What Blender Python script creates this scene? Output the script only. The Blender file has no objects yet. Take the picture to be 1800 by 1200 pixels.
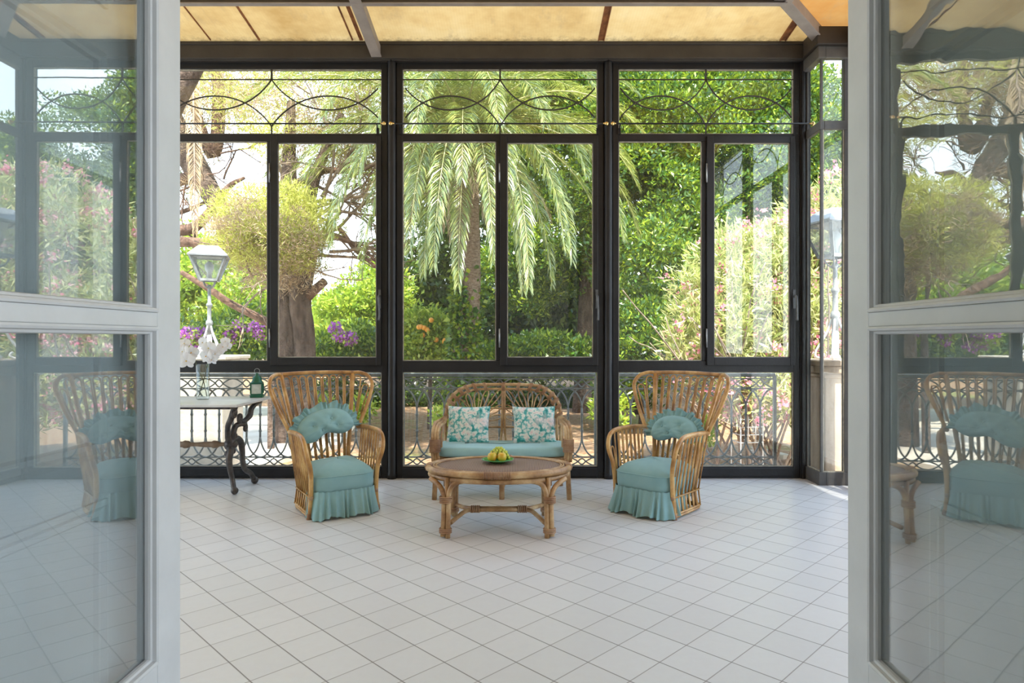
import bpy, math, random
import numpy as np
from mathutils import Vector, Matrix, Euler

random.seed(7)
RNG = np.random.default_rng(11)
PI = math.pi
COL = bpy.context.scene.collection

# ------------------------------------------------------------------ camera numbers
F = 1142.0; CX = 912.0; HY = 595.0; H = 1.275
def P(x, y, Y):
    return ((x-CX)/F*Y, Y, H-(y-HY)/F*Y)

# ------------------------------------------------------------------ mesh helpers
class MB:
    def __init__(s):
        s.v = []; s.f = []; s.sm = []; s.mi = []
    def add(s, verts, faces, smooth=True, mi=0):
        b = len(s.v)
        s.v.extend([tuple(map(float, p)) for p in verts])
        s.f.extend([tuple(b+i for i in f) for f in faces])
        s.sm.extend([smooth]*len(faces)); s.mi.extend([mi]*len(faces))
        return s
    def box(s, x0, x1, y0, y1, z0, z1, mi=0):
        v = [(x0,y0,z0),(x1,y0,z0),(x1,y1,z0),(x0,y1,z0),(x0,y0,z1),(x1,y0,z1),(x1,y1,z1),(x0,y1,z1)]
        f = [(0,3,2,1),(4,5,6,7),(0,1,5,4),(1,2,6,5),(2,3,7,6),(3,0,4,7)]
        return s.add(v, f, False, mi)
    def prism(s, poly_bottom, poly_top, mi=0, smooth=False):
        n = len(poly_bottom)
        v = list(poly_bottom)+list(poly_top)
        f = [tuple(range(n-1,-1,-1)), tuple(range(n,2*n))]
        for i in range(n):
            j = (i+1) % n
            f.append((i,j,n+j,n+i))
        return s.add(v, f, smooth, mi)
    def bar(s, p0, p1, w, h, up=(0,0,1), mi=0):
        p0 = Vector(p0); p1 = Vector(p1); d = (p1-p0).normalized(); up = Vector(up)
        a = d.cross(up).normalized(); b = a.cross(d).normalized()
        q = []
        for p in (p0, p1):
            for i, j in ((-1,-1),(1,-1),(1,1),(-1,1)):
                q.append(p + a*(i*w/2) + b*(j*h/2))
        return s.add(q, [(0,1,2,3),(7,6,5,4),(0,4,5,1),(1,5,6,2),(2,6,7,3),(3,7,4,0)], False, mi)
    def tube(s, pts, r, n=8, closed=False, mi=0, squash=None):
        p = np.asarray(pts, float); m = len(p)
        rr = np.full(m, float(r)) if np.isscalar(r) else np.interp(np.linspace(0,1,m), np.linspace(0,1,len(r)), r)
        if closed:
            t = np.roll(p,-1,0)-np.roll(p,1,0)
        else:
            t = np.gradient(p, axis=0)
        t /= np.maximum(np.linalg.norm(t, axis=1, keepdims=True), 1e-9)
        a = np.cross(t[0], (0,0,1.0))
        if np.linalg.norm(a) < 1e-3: a = np.cross(t[0], (1.0,0,0))
        a /= np.linalg.norm(a)
        ang = np.linspace(0, 2*PI, n, endpoint=False)
        V = np.zeros((m,n,3))
        for i in range(m):
            a = a - t[i]*np.dot(a,t[i]); a /= max(np.linalg.norm(a),1e-9)
            b = np.cross(t[i], a)
            V[i] = p[i] + rr[i]*(np.cos(ang)[:,None]*a + np.sin(ang)[:,None]*b)
        fs = []
        for i in range(m if closed else m-1):
            i2 = (i+1) % m
            for k in range(n):
                k2 = (k+1) % n
                fs.append((i*n+k, i2*n+k, i2*n+k2, i*n+k2))
        if not closed:
            fs.append(tuple(range(n))); fs.append(tuple(range(m*n-1, (m-1)*n-1, -1)))
        return s.add(V.reshape(-1,3), fs, True, mi)
    def lathe(s, prof, c=(0,0,0), n=16, rot=0.0, smooth=True, mi=0):
        V = []; m = len(prof)
        for r, z in prof:
            for k in range(n):
                a = rot+2*PI*k/n
                V.append((c[0]+r*math.cos(a), c[1]+r*math.sin(a), c[2]+z))
        fs = []
        for i in range(m-1):
            for k in range(n):
                k2 = (k+1) % n
                fs.append((i*n+k, i*n+k2, (i+1)*n+k2, (i+1)*n+k))
        fs.append(tuple(range(n-1,-1,-1))); fs.append(tuple(range((m-1)*n, m*n)))
        return s.add(V, fs, smooth, mi)
    def ball(s, c, r, nu=10, nv=7, sx=1, sy=1, sz=1, mi=0):
        prof = [(max(math.sin(PI*i/nv),0.02)*r, -math.cos(PI*i/nv)*r) for i in range(nv+1)]
        V = []
        for q, z in prof:
            for k in range(nu):
                a = 2*PI*k/nu
                V.append((c[0]+q*math.cos(a)*sx, c[1]+q*math.sin(a)*sy, c[2]+z*sz))
        fs = [(i*nu+k, i*nu+(k+1)%nu, (i+1)*nu+(k+1)%nu, (i+1)*nu+k) for i in range(nv) for k in range(nu)]
        fs.append(tuple(range(nu-1,-1,-1))); fs.append(tuple(range(nv*nu,(nv+1)*nu)))
        return s.add(V, fs, True, mi)
    def grid(s, G, closed_u=False, closed_v=False, mi=0, smooth=True):
        G = np.asarray(G, float); m, n = G.shape[:2]
        fs = []
        for i in range(m if closed_u else m-1):
            for k in range(n if closed_v else n-1):
                i2 = (i+1) % m; k2 = (k+1) % n
                fs.append((i*n+k, i*n+k2, i2*n+k2, i2*n+k))
        return s.add(G.reshape(-1,3), fs, smooth, mi)
    def build(s, name, mats, parent=None, bevel=0.0, solid=0.0):
        me = bpy.data.meshes.new(name)
        me.from_pydata(s.v, [], s.f)
        if not isinstance(mats, (list, tuple)): mats = [mats]
        for m in mats: me.materials.append(m)
        me.polygons.foreach_set('use_smooth', s.sm)
        me.polygons.foreach_set('material_index', s.mi)
        me.update()
        o = bpy.data.objects.new(name, me); COL.objects.link(o)
        if parent is not None: o.parent = parent
        if solid:
            md = o.modifiers.new('solid','SOLIDIFY'); md.thickness = solid; md.offset = 0
        if bevel:
            md = o.modifiers.new('bevel','BEVEL'); md.width = bevel; md.segments = 2; md.limit_method = 'ANGLE'
        return o

def cr(pts, k=8, closed=False):
    """Catmull-Rom through the points."""
    p = np.asarray(pts, float); n = len(p); out = []
    rng = range(n if closed else n-1)
    for i in rng:
        if closed:
            p0,p1,p2,p3 = p[(i-1)%n],p[i],p[(i+1)%n],p[(i+2)%n]
        else:
            p1,p2 = p[i],p[i+1]
            p0 = p[i-1] if i > 0 else 2*p1-p2
            p3 = p[i+2] if i+2 < n else 2*p2-p1
        for t in np.arange(k)/k:
            out.append(0.5*((2*p1)+(-p0+p2)*t+(2*p0-5*p1+4*p2-p3)*t*t+(-p0+3*p1-3*p2+p3)*t**3))
    if not closed: out.append(p[-1])
    return np.array(out)

def tag(o, label=None, cat=None, group=None, kind=None):
    if label: o['label'] = label
    if cat: o['category'] = cat
    if group: o['group'] = group
    if kind: o['kind'] = kind
    return o
def empty(name, loc=(0,0,0), rz=0.0, **kw):
    o = bpy.data.objects.new(name, None); COL.objects.link(o)
    o.location = loc; o.rotation_euler = (0,0,rz); o.empty_display_size = 0.1
    return tag(o, **kw)

def quad_mesh(name, V, mat, parent=None):
    """V: (N,4,3) numpy -> one mesh of N quads."""
    n = len(V)
    me = bpy.data.meshes.new(name)
    me.vertices.add(4*n); me.loops.add(4*n); me.polygons.add(n)
    me.vertices.foreach_set('co', V.astype(np.float32).ravel())
    me.loops.foreach_set('vertex_index', np.arange(4*n, dtype=np.int32))
    me.polygons.foreach_set('loop_start', np.arange(0,4*n,4, dtype=np.int32))
    me.materials.append(mat)
    me.update(calc_edges=True); me.validate()
    o = bpy.data.objects.new(name, me); COL.objects.link(o)
    if parent is not None: o.parent = parent
    return o

def unit(a): return a/np.maximum(np.linalg.norm(a,axis=-1,keepdims=True),1e-9)

def leaf_quads(pts, nrm, length, width, out=0.5, up=0.25, rnd=1.0, jitter=0.35):
    """diamond leaves at pts; their axis points outwards + random."""
    n = len(pts)
    d = unit(nrm*out + np.array([0,0,up]) + RNG.normal(size=(n,3))*rnd*0.6)
    s = unit(np.cross(d, unit(RNG.normal(size=(n,3)) + nrm*0.8)))
    L = length*(1+jitter*RNG.uniform(-1,1,(n,1))); W = width*(1+jitter*RNG.uniform(-1,1,(n,1)))
    return np.stack([pts, pts+d*L*0.5+s*W*0.5, pts+d*L, pts+d*L*0.5-s*W*0.5], 1)

def clumps(blobs, total, clump_r, per=40, shell=(0.55,1.02)):
    """points + outward normals: blobs are (cx,cy,cz,rx,ry,rz); each carries small leafy clumps near its surface."""
    B = np.array(blobs, float)
    area = (B[:,3]*B[:,4]+B[:,4]*B[:,5]+B[:,3]*B[:,5])
    ncl = max(1, total//per)
    idx = RNG.choice(len(B), ncl, p=area/area.sum())
    d = unit(RNG.normal(size=(ncl,3)))
    rad = RNG.uniform(shell[0]**2, shell[1]**2, (ncl,1))**0.5
    c = B[idx,:3] + d*B[idx,3:]*rad
    cr_ = clump_r*RNG.uniform(0.6,1.4,(ncl,1))
    d2 = unit(RNG.normal(size=(ncl,per,3)) + d[:,None,:]*0.35 + np.array([0,0,0.25]))
    r2 = RNG.uniform(0.3,1.0,(ncl,per,1))**0.5
    pts = c[:,None,:] + d2*r2*cr_[:,None,:]*np.array([1.15,1.15,0.8])
    return pts.reshape(-1,3), d2.reshape(-1,3)

# ------------------------------------------------------------------ materials
def newmat(name):
    m = bpy.data.materials.new(name); m.use_nodes = True
    nt = m.node_tree; nt.nodes.clear()
    out = nt.nodes.new('ShaderNodeOutputMaterial')
    return m, nt, out
def N(nt, t, **kw):
    n = nt.nodes.new(t)
    for k, v in kw.items():
        if k.startswith('i_'):
            n.inputs[k[2:].replace('_',' ')].default_value = v
        elif isinstance(k, str) and hasattr(n, k): setattr(n, k, v)
    return n
def math_n(nt, op, a, b=None, c=None):
    n = nt.nodes.new('ShaderNodeMath'); n.operation = op
    for i, x in enumerate((a,b,c)):
        if x is None: continue
        if isinstance(x, (int,float)): n.inputs[i].default_value = x
        else: nt.links.new(x, n.inputs[i])
    return n.outputs[0]
def mixc(nt, fac, a, b, mode='MIX'):
    n = nt.nodes.new('ShaderNodeMix'); n.data_type = 'RGBA'; n.blend_type = mode
    for sock, x in ((n.inputs[0],fac),(n.inputs[6],a),(n.inputs[7],b)):
        if isinstance(x, (int,float)): sock.default_value = x
        elif isinstance(x, (tuple,list)): sock.default_value = (*x[:3],1)
        else: nt.links.new(x, sock)
    return n.outputs[2]
def ramp(nt, fac, stops):
    n = nt.nodes.new('ShaderNodeValToRGB'); e = n.color_ramp.elements
    while len(e) < len(stops): e.new(0.5)
    for el, (p, c) in zip(e, stops):
        el.position = p; el.color = (*c,1) if len(c) == 3 else c
    nt.links.new(fac, n.inputs[0]); return n.outputs[0]
def noise(nt, scale, detail=3, rough=0.5, vec=None, out='Fac', dist=0.0):
    n = nt.nodes.new('ShaderNodeTexNoise'); n.inputs['Scale'].default_value = scale
    n.inputs['Detail'].default_value = detail; n.inputs['Roughness'].default_value = rough
    n.inputs['Distortion'].default_value = dist
    if vec is None:
        tc = nt.nodes.new('ShaderNodeTexCoord'); vec = tc.outputs['Object']
    nt.links.new(vec, n.inputs['Vector']); return n.outputs[out]
def mapped(nt, scale=(1,1,1), rot=(0,0,0), loc=(0,0,0), src='Object'):
    tc = nt.nodes.new('ShaderNodeTexCoord'); mp = nt.nodes.new('ShaderNodeMapping')
    mp.inputs['Scale'].default_value = scale; mp.inputs['Rotation'].default_value = rot; mp.inputs['Location'].default_value = loc
    nt.links.new(tc.outputs[src], mp.inputs[0]); return mp.outputs[0]
def bumpn(nt, h, strength=0.3, dist=0.01):
    b = nt.nodes.new('ShaderNodeBump'); b.inputs['Strength'].default_value = strength; b.inputs['Distance'].default_value = dist
    nt.links.new(h, b.inputs['Height']); return b.outputs[0]
def principled(nt, out, color, rough=0.5, metal=0.0, spec=0.5, normal=None, sheen=0.0):
    p = nt.nodes.new('ShaderNodeBsdfPrincipled')
    if isinstance(color, (tuple,list)): p.inputs['Base Color'].default_value = (*color[:3],1)
    else: nt.links.new(color, p.inputs['Base Color'])
    if isinstance(rough, (int,float)): p.inputs['Roughness'].default_value = rough
    else: nt.links.new(rough, p.inputs['Roughness'])
    p.inputs['Metallic'].default_value = metal; p.inputs['Specular IOR Level'].default_value = spec
    if sheen: p.inputs['Sheen Weight'].default_value = sheen
    if normal is not None: nt.links.new(normal, p.inputs['Normal'])
    nt.links.new(p.outputs[0], out.inputs[0]); return p
def simple(name, c1, c2=None, scale=8, rough=0.5, metal=0.0, spec=0.5, bump=0.0, bscale=60, stretch=(1,1,1), sheen=0.0, lo=0.35, hi=0.65, bdist=0.01):
    m, nt, out = newmat(name)
    col = c1
    if c2 is not None:
        col = ramp(nt, noise(nt, scale, 4, 0.6, mapped(nt, stretch)), [(lo,c1),(hi,c2)])
    nrm = bumpn(nt, noise(nt, bscale, 2, 0.5), bump, bdist) if bump else None
    principled(nt, out, col, rough, metal, spec, nrm, sheen)
    return m

def leafmat(name, ca, cb, cc, transl=0.35, gloss=0.06, rough=0.35, tcol=None):
    m, nt, out = newmat(name)
    g = nt.nodes.new('ShaderNodeNewGeometry')
    col = ramp(nt, g.outputs['Random Per Island'], [(0.0,ca),(0.55,cb),(1.0,cc)])
    d = N(nt,'ShaderNodeBsdfDiffuse'); t = N(nt,'ShaderNodeBsdfTranslucent'); gl = N(nt,'ShaderNodeBsdfGlossy')
    gl.inputs['Roughness'].default_value = rough
    nt.links.new(col, d.inputs[0])
    tc = mixc(nt, 0.5, col, tcol if tcol else cc); nt.links.new(tc, t.inputs[0])
    m1 = N(nt,'ShaderNodeMixShader'); m1.inputs[0].default_value = transl
    nt.links.new(d.outputs[0], m1.inputs[1]); nt.links.new(t.outputs[0], m1.inputs[2])
    m2 = N(nt,'ShaderNodeMixShader'); m2.inputs[0].default_value = gloss
    nt.links.new(m1.outputs[0], m2.inputs[1]); nt.links.new(gl.outputs[0], m2.inputs[2])
    nt.links.new(m2.outputs[0], out.inputs[0]); return m

def glassmat(name, tint=(0.96,0.98,0.97), dust=0.0, wave=0.0, wscale=5.0, dustcol=(0.75,0.78,0.78), stretch=(1,1,1), refl=1.0):
    m, nt, out = newmat(name)
    geo = N(nt,'ShaderNodeNewGeometry')
    ior = math_n(nt,'MULTIPLY_ADD', geo.outputs['Backfacing'], 1/1.5-1.5, 1.5)
    fr = N(nt,'ShaderNodeFresnel'); nt.links.new(ior, fr.inputs['IOR'])
    tr = N(nt,'ShaderNodeBsdfTransparent'); tr.inputs[0].default_value = (*tint,1)
    gl = N(nt,'ShaderNodeBsdfGlossy'); gl.inputs['Roughness'].default_value = 0.0
    if wave:
        nrm = bumpn(nt, noise(nt, wscale, 1.5, 0.5, mapped(nt, stretch)), wave, 0.02)
        nt.links.new(nrm, gl.inputs['Normal'])
    mx = N(nt,'ShaderNodeMixShader'); nt.links.new(math_n(nt,'MULTIPLY',fr.outputs[0],refl), mx.inputs[0])
    nt.links.new(tr.outputs[0], mx.inputs[1]); nt.links.new(gl.outputs[0], mx.inputs[2])
    last = mx.outputs[0]
    if dust:
        d = N(nt,'ShaderNodeBsdfDiffuse'); d.inputs[0].default_value = (*dustcol,1)
        t = N(nt,'ShaderNodeBsdfTranslucent'); t.inputs[0].default_value = (*dustcol,1)
        dm = N(nt,'ShaderNodeMixShader'); nt.links.new(d.outputs[0], dm.inputs[1]); nt.links.new(t.outputs[0], dm.inputs[2])
        f = math_n(nt,'MULTIPLY', noise(nt, 3.0, 5, 0.6, mapped(nt,(1,1,0.5))), dust*2)
        m3 = N(nt,'ShaderNodeMixShader'); nt.links.new(f, m3.inputs[0])
        nt.links.new(last, m3.inputs[1]); nt.links.new(dm.outputs[0], m3.inputs[2]); last = m3.outputs[0]
    nt.links.new(last, out.inputs[0]); return m

MAT = {}
MAT['frame'] = simple('charcoal painted iron', (0.012,0.011,0.012), (0.019,0.018,0.020), 5, 0.42, 0, 0.35, 0.15, 40)
MAT['beam'] = simple('brown grey painted iron', (0.040,0.031,0.025), (0.052,0.042,0.034), 5, 0.55, 0, 0.4, 0.15, 30)
MAT['rafter'] = simple('grey painted rafter', (0.33,0.28,0.25), (0.26,0.22,0.20), 6, 0.5)
MAT['frame_sunlit'] = simple('sunlit grey iron paint', (0.075,0.072,0.072), (0.115,0.105,0.095), 6, 0.5, 0, 0.4, 0.15, 40)  # paler copy of the frame paint, direct sun put into its colour
MAT['brass'] = simple('brass', (0.80,0.55,0.22), None, rough=0.25, metal=1.0)
MAT['steel'] = simple('worn steel', (0.42,0.42,0.43), (0.25,0.25,0.26), 30, 0.4, 0.8)
MAT['steel_dark'] = simple('dull grey handle metal', (0.13,0.13,0.135), (0.08,0.08,0.085), 30, 0.4, 0.5)
MAT['rust'] = simple('rusty seam iron', (0.16,0.055,0.02), (0.35,0.13,0.04), 12, 0.8)
MAT['putty'] = simple('old window putty', (0.50,0.46,0.38), (0.30,0.26,0.20), 25, 0.9)
MAT['pane'] = glassmat('window pane', dust=0.004)
MAT['pane_dusty'] = glassmat('dusty window pane', dust=0.015, refl=2.0)
MAT['pane_corner'] = glassmat('sunlit dusty pane', dust=0.05)
MAT['door_glass'] = glassmat('old door glass', (0.88,0.92,0.92), 0.02, 0.012, 5.0, stretch=(1,1,0.25), refl=3.4)
MAT['door_glass_wavy'] = glassmat('wavy old door glass', (0.88,0.91,0.89), 0.02, 0.030, 7.0, stretch=(1,1,1.6), refl=3.4)
MAT['lamp_glass'] = glassmat('lamp glass', (0.85,0.88,0.88), 0.25, 0.0)
MAT['clear'] = glassmat('clear vessel glass', (0.88,0.92,0.92), 0.0, 0.0, refl=1.6)
MAT['door_paint'] = simple('light grey door paint', (0.58,0.60,0.61), (0.52,0.54,0.55), 4, 0.42, 0, 0.5, 0.08, 25)
MAT['reveal'] = simple('grey panelled reveal paint', (0.66,0.70,0.73), (0.60,0.63,0.66), 4, 0.5)
MAT['plaster'] = simple('warm white plaster', (0.72,0.68,0.60), (0.62,0.58,0.50), 3, 0.9, 0, 0.2, 0.2, 30)
MAT['iron'] = simple('weathered grey cast iron', (0.20,0.21,0.21), (0.34,0.35,0.35), 14, 0.6, 0.2, 0.5, 0.3, 60)
MAT['iron_dark'] = simple('dark cast iron', (0.055,0.050,0.052), (0.12,0.10,0.09), 20, 0.45, 0.5, 0.5, 0.3, 70)
MAT['wood_turn'] = simple('rusty brown stretcher', (0.17,0.11,0.07), (0.28,0.19,0.12), 14, 0.6)
MAT['marble'] = simple('white marble top', (0.74,0.73,0.72), (0.60,0.60,0.61), 5, 0.25, 0, 0.5, 0, 1, (1,3,1), 0, 0.3, 0.75)
MAT['stone'] = simple('pale weathered stone', (0.62,0.55,0.45), (0.45,0.40,0.33), 4, 0.9, 0, 0.2, 0.4, 25)
MAT['stone_warm'] = simple('brown stained sandstone', (0.50,0.38,0.27), (0.30,0.215,0.15), 3.5, 0.9, 0, 0.2, 0.4, 25, (1.6,1.6,0.35))
MAT['white_iron'] = simple('white painted iron', (0.75,0.75,0.74), (0.55,0.55,0.56), 12, 0.5)
MAT['lamp_roof'] = simple('grey sheet metal', (0.40,0.41,0.43), (0.28,0.28,0.29), 10, 0.45, 0.3)
MAT['green_lantern'] = simple('dark green enamel', (0.006,0.09,0.055), (0.010,0.13,0.075), 20, 0.3)
MAT['candle'] = simple('frosted lantern glass', (0.62,0.66,0.62), (0.50,0.55,0.50), 30, 0.3)
MAT['plate'] = simple('green glazed pottery', (0.05,0.28,0.07), (0.10,0.40,0.12), 25, 0.15)
MAT['stem'] = simple('green brown stem', (0.10,0.08,0.04), (0.12,0.15,0.04), 20, 0.6)
MAT['petal'] = leafmat('white orchid petal', (0.78,0.76,0.80), (0.85,0.84,0.86), (0.9,0.9,0.9), 0.35, 0.03, 0.5)
MAT['bark'] = simple('pine bark', (0.055,0.036,0.028), (0.15,0.105,0.080), 9, 0.95, 0, 0.2, 1.0, 14, (1,1,0.35), bdist=0.05)
MAT['bark_red'] = simple('reddish branch bark', (0.08,0.045,0.032), (0.20,0.12,0.085), 9, 0.95, 0, 0.2, 0.8, 14, (1,1,0.35), bdist=0.04)
MAT['twig'] = simple('grey twig', (0.17,0.115,0.085), (0.36,0.27,0.20), 9, 0.95)
MAT['palm_bark'] = simple('palm trunk bark', (0.16,0.11,0.075), (0.33,0.25,0.18), 14, 0.95, 0, 0.2, 1.0, 18, (1,1,3), bdist=0.05)
MAT['leaf_ever'] = leafmat('evergreen leaf', (0.022,0.080,0.012), (0.066,0.165,0.015), (0.40,0.50,0.030), 0.32, 0.05, 0.35)
MAT['leaf_dark'] = leafmat('dark hedge leaf', (0.014,0.042,0.009), (0.040,0.095,0.014), (0.20,0.27,0.03), 0.30, 0.04, 0.35)
MAT['leaf_pine'] = leafmat('pine needle spray', (0.30,0.33,0.045), (0.52,0.53,0.09), (0.76,0.74,0.24), 0.45, 0.03, 0.5)
MAT['leaf_pine_deep'] = leafmat('deeper pine needle spray', (0.07,0.10,0.035), (0.17,0.22,0.06), (0.38,0.40,0.10), 0.40, 0.03, 0.5)
MAT['needle_brown'] = leafmat('dry brown needles', (0.26,0.17,0.10), (0.40,0.28,0.17), (0.56,0.44,0.28), 0.35, 0.02, 0.5)
MAT['leaf_light'] = leafmat('light green shrub leaf', (0.12,0.24,0.020), (0.30,0.44,0.03), (0.56,0.62,0.08), 0.40, 0.05, 0.4)  # the shrubs' own light green
MAT['leaf_oleander'] = leafmat('oleander leaf', (0.20,0.30,0.05), (0.50,0.54,0.13), (0.80,0.76,0.38), 0.40, 0.10, 0.3)
MAT['flower_pink'] = leafmat('pink oleander flower', (0.75,0.12,0.25), (0.85,0.33,0.42), (0.92,0.62,0.64), 0.40, 0.02, 0.5)
MAT['flower_purple'] = leafmat('purple bract', (0.38,0.05,0.42), (0.50,0.12,0.55), (0.62,0.30,0.66), 0.40, 0.02, 0.5)
MAT['orange_fruit'] = simple('orange fruit skin', (0.80,0.30,0.03), (0.85,0.42,0.06), 20, 0.4)
MAT['frond'] = leafmat('palm leaflet', (0.09,0.16,0.045), (0.25,0.32,0.075), (0.52,0.52,0.11), 0.35, 0.10, 0.3)
MAT['frond_dead'] = leafmat('dry palm leaflet', (0.28,0.18,0.10), (0.44,0.31,0.18), (0.58,0.46,0.30), 0.30, 0.03, 0.5)
MAT['rachis'] = simple('palm rachis', (0.38,0.38,0.14), (0.50,0.46,0.20), 8, 0.4)
MAT['orange_base'] = simple('orange frond sheath', (0.48,0.17,0.03), (0.42,0.28,0.07), 8, 0.6)
MAT['teal'] = None

def rattan(name, c1, c2, c3, rough=0.35):
    m, nt, out = newmat(name)
    a = noise(nt, 7, 4, 0.6)
    b = noise(nt, 60, 3, 0.6)
    col = ramp(nt, a, [(0.34,c1),(0.50,c2),(0.64,c3)])
    col = mixc(nt, math_n(nt,'MULTIPLY',b,0.35), col, c1)
    principled(nt, out, col, rough, 0, 0.5, bumpn(nt, b, 0.15, 0.002)); return m
MAT['cane'] = rattan('honey rattan', (0.22,0.095,0.025), (0.50,0.255,0.075), (0.70,0.43,0.16), 0.28)
MAT['cane_pale'] = rattan('pale rattan', (0.22,0.105,0.042), (0.46,0.275,0.125), (0.66,0.47,0.26), 0.4)
MAT['wrap'] = rattan('dark rattan binding', (0.20,0.095,0.045), (0.36,0.195,0.100), (0.48,0.310,0.180), 0.45)

def fabric(name, c1, c2, scale=500, bump=0.25):
    m, nt, out = newmat(name)
    col = ramp(nt, noise(nt, 6, 4, 0.6), [(0.3,c1),(0.7,c2)])
    principled(nt, out, col, 0.85, 0, 0.2, bumpn(nt, noise(nt, scale, 1, 0.5), bump, 0.002), 0.15); return m
MAT['teal'] = fabric('teal cotton', (0.225,0.390,0.405), (0.265,0.440,0.450))
MAT['teal_pad'] = fabric('pale teal cotton', (0.29,0.48,0.50), (0.33,0.53,0.54))

def floral():
    m, nt, out = newmat('floral cotton')
    v = N(nt,'ShaderNodeTexVoronoi'); v.inputs['Scale'].default_value = 25
    mp = mapped(nt); nz = N(nt,'ShaderNodeTexNoise'); nz.inputs['Scale'].default_value = 22; nt.links.new(mp, nz.inputs['Vector'])
    vm = N(nt,'ShaderNodeVectorMath', operation='MULTIPLY_ADD')
    nt.links.new(nz.outputs['Color'], vm.inputs[0]); vm.inputs[1].default_value = (0.05,0.05,0.05); nt.links.new(mp, vm.inputs[2])
    nt.links.new(vm.outputs[0], v.inputs['Vector'])
    fl = ramp(nt, v.outputs['Distance'], [(0.10,(0.72,0.55,0.55)),(0.30,(0.74,0.72,0.66)),(0.55,(0.68,0.74,0.71)),(0.66,(0.20,0.47,0.46)),(0.82,(0.03,0.24,0.23))])
    n2 = noise(nt, 38, 3, 0.6)
    col = mixc(nt, ramp(nt, n2, [(0.52,(0,0,0)),(0.60,(0.85,0.85,0.85))]), fl, (0.10,0.42,0.42))
    n3 = noise(nt, 10, 2, 0.5)
    col = mixc(nt, ramp(nt, n3, [(0.55,(0,0,0)),(0.68,(0.55,0.55,0.55))]), col, (0.80,0.62,0.63))
    principled(nt, out, col, 0.8, 0, 0.2, None, 0.1); return m
MAT['floral'] = floral()

def tiles():
    m, nt, out = newmat('pale ceramic tiles laid diagonally')
    tc = N(nt,'ShaderNodeTexCoord'); sp = N(nt,'ShaderNodeSeparateXYZ'); nt.links.new(tc.outputs['Object'], sp.inputs[0])
    X0, Y0, T = -0.0105, 2.5612, 0.2001
    k = 1/(math.sqrt(2)*T)
    x = math_n(nt,'ADD', sp.outputs[0], -X0); y = math_n(nt,'ADD', sp.outputs[1], -Y0)
    u = math_n(nt,'MULTIPLY', math_n(nt,'ADD', x, y), k); v = math_n(nt,'MULTIPLY', math_n(nt,'SUBTRACT', y, x), k)
    def line(c, w):
        f = math_n(nt,'ABSOLUTE', math_n(nt,'SUBTRACT', math_n(nt,'FRACT', math_n(nt,'ADD', c, 0.5)), 0.5))
        return math_n(nt,'SUBTRACT', 1.0, math_n(nt,'SMOOTH_MIN', math_n(nt,'DIVIDE', f, w), 1.0, 0.3))
    lu = line(u, 0.020); lv = line(v, 0.017)
    cell = N(nt,'ShaderNodeCombineXYZ')
    nt.links.new(math_n(nt,'FLOOR',u), cell.inputs[0]); nt.links.new(math_n(nt,'FLOOR',v), cell.inputs[1])
    wn = N(nt,'ShaderNodeTexWhiteNoise'); wn.noise_dimensions = '3D'; nt.links.new(cell.outputs[0], wn.inputs['Vector'])
    base = mixc(nt, wn.outputs['Value'], (0.65,0.645,0.65), (0.695,0.69,0.695))
    base = mixc(nt, math_n(nt,'MULTIPLY',noise(nt, 25, 5, 0.7),0.30), base, (0.50,0.46,0.43))
    g1 = mixc(nt, math_n(nt,'MULTIPLY',lu,0.95), base, (0.09,0.07,0.055))
    g2 = mixc(nt, math_n(nt,'MULTIPLY',lv,0.85), g1, (0.18,0.15,0.13))
    grout = math_n(nt,'MAXIMUM', lu, lv)
    ro = math_n(nt,'MULTIPLY_ADD', grout, 0.3, math_n(nt,'MULTIPLY_ADD', noise(nt, 9, 3, 0.6), 0.20, 0.24))
    h = math_n(nt,'SUBTRACT', 1.0, grout)
    principled(nt, out, g2, ro, 0, 0.45, bumpn(nt, h, 0.25, 0.003)); return m
MAT['tiles'] = tiles()

def roofmat(name='yellowed translucent roof sheet', cols=((0.40,0.25,0.09),(0.54,0.38,0.165),(0.62,0.48,0.25))):
    m, nt, out = newmat(name)
    tc = N(nt,'ShaderNodeTexCoord'); sp = N(nt,'ShaderNodeSeparateXYZ'); nt.links.new(tc.outputs['Object'], sp.inputs[0])
    n1 = noise(nt, 1.3, 5, 0.65)
    col = ramp(nt, n1, [(0.30,cols[0]),(0.50,cols[1]),(0.70,cols[2])])
    n2 = noise(nt, 9, 6, 0.75, mapped(nt,(1,0.35,1)))
    col = mixc(nt, ramp(nt, n2, [(0.55,(0,0,0)),(0.80,(0.6,0.6,0.6))]), col, (0.30,0.22,0.12))
    # mildew crust along the gutter edge of the sheets
    edge = math_n(nt,'MULTIPLY', math_n(nt,'SUBTRACT', sp.outputs[1], 5.66), 3.6)
    n3 = math_n(nt,'MULTIPLY', noise(nt, 14, 5, 0.8), edge)
    col = mixc(nt, ramp(nt, n3, [(0.30,(0,0,0)),(0.62,(0.92,0.92,0.92))]), col, (0.05,0.04,0.02))
    cor = math_n(nt,'SINE', math_n(nt,'MULTIPLY', sp.outputs[0], 260))
    col = mixc(nt, math_n(nt,'MULTIPLY_ADD', cor, 0.04, 0.04), col, (0.35,0.25,0.12))
    d = N(nt,'ShaderNodeBsdfDiffuse'); t = N(nt,'ShaderNodeBsdfTranslucent')
    nt.links.new(col, d.inputs[0]); nt.links.new(col, t.inputs[0])
    mx = N(nt,'ShaderNodeMixShader'); mx.inputs[0].default_value = 0.185
    nt.links.new(d.outputs[0], mx.inputs[1]); nt.links.new(t.outputs[0], mx.inputs[2])
    nt.links.new(mx.outputs[0], out.inputs[0]); return m
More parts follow.
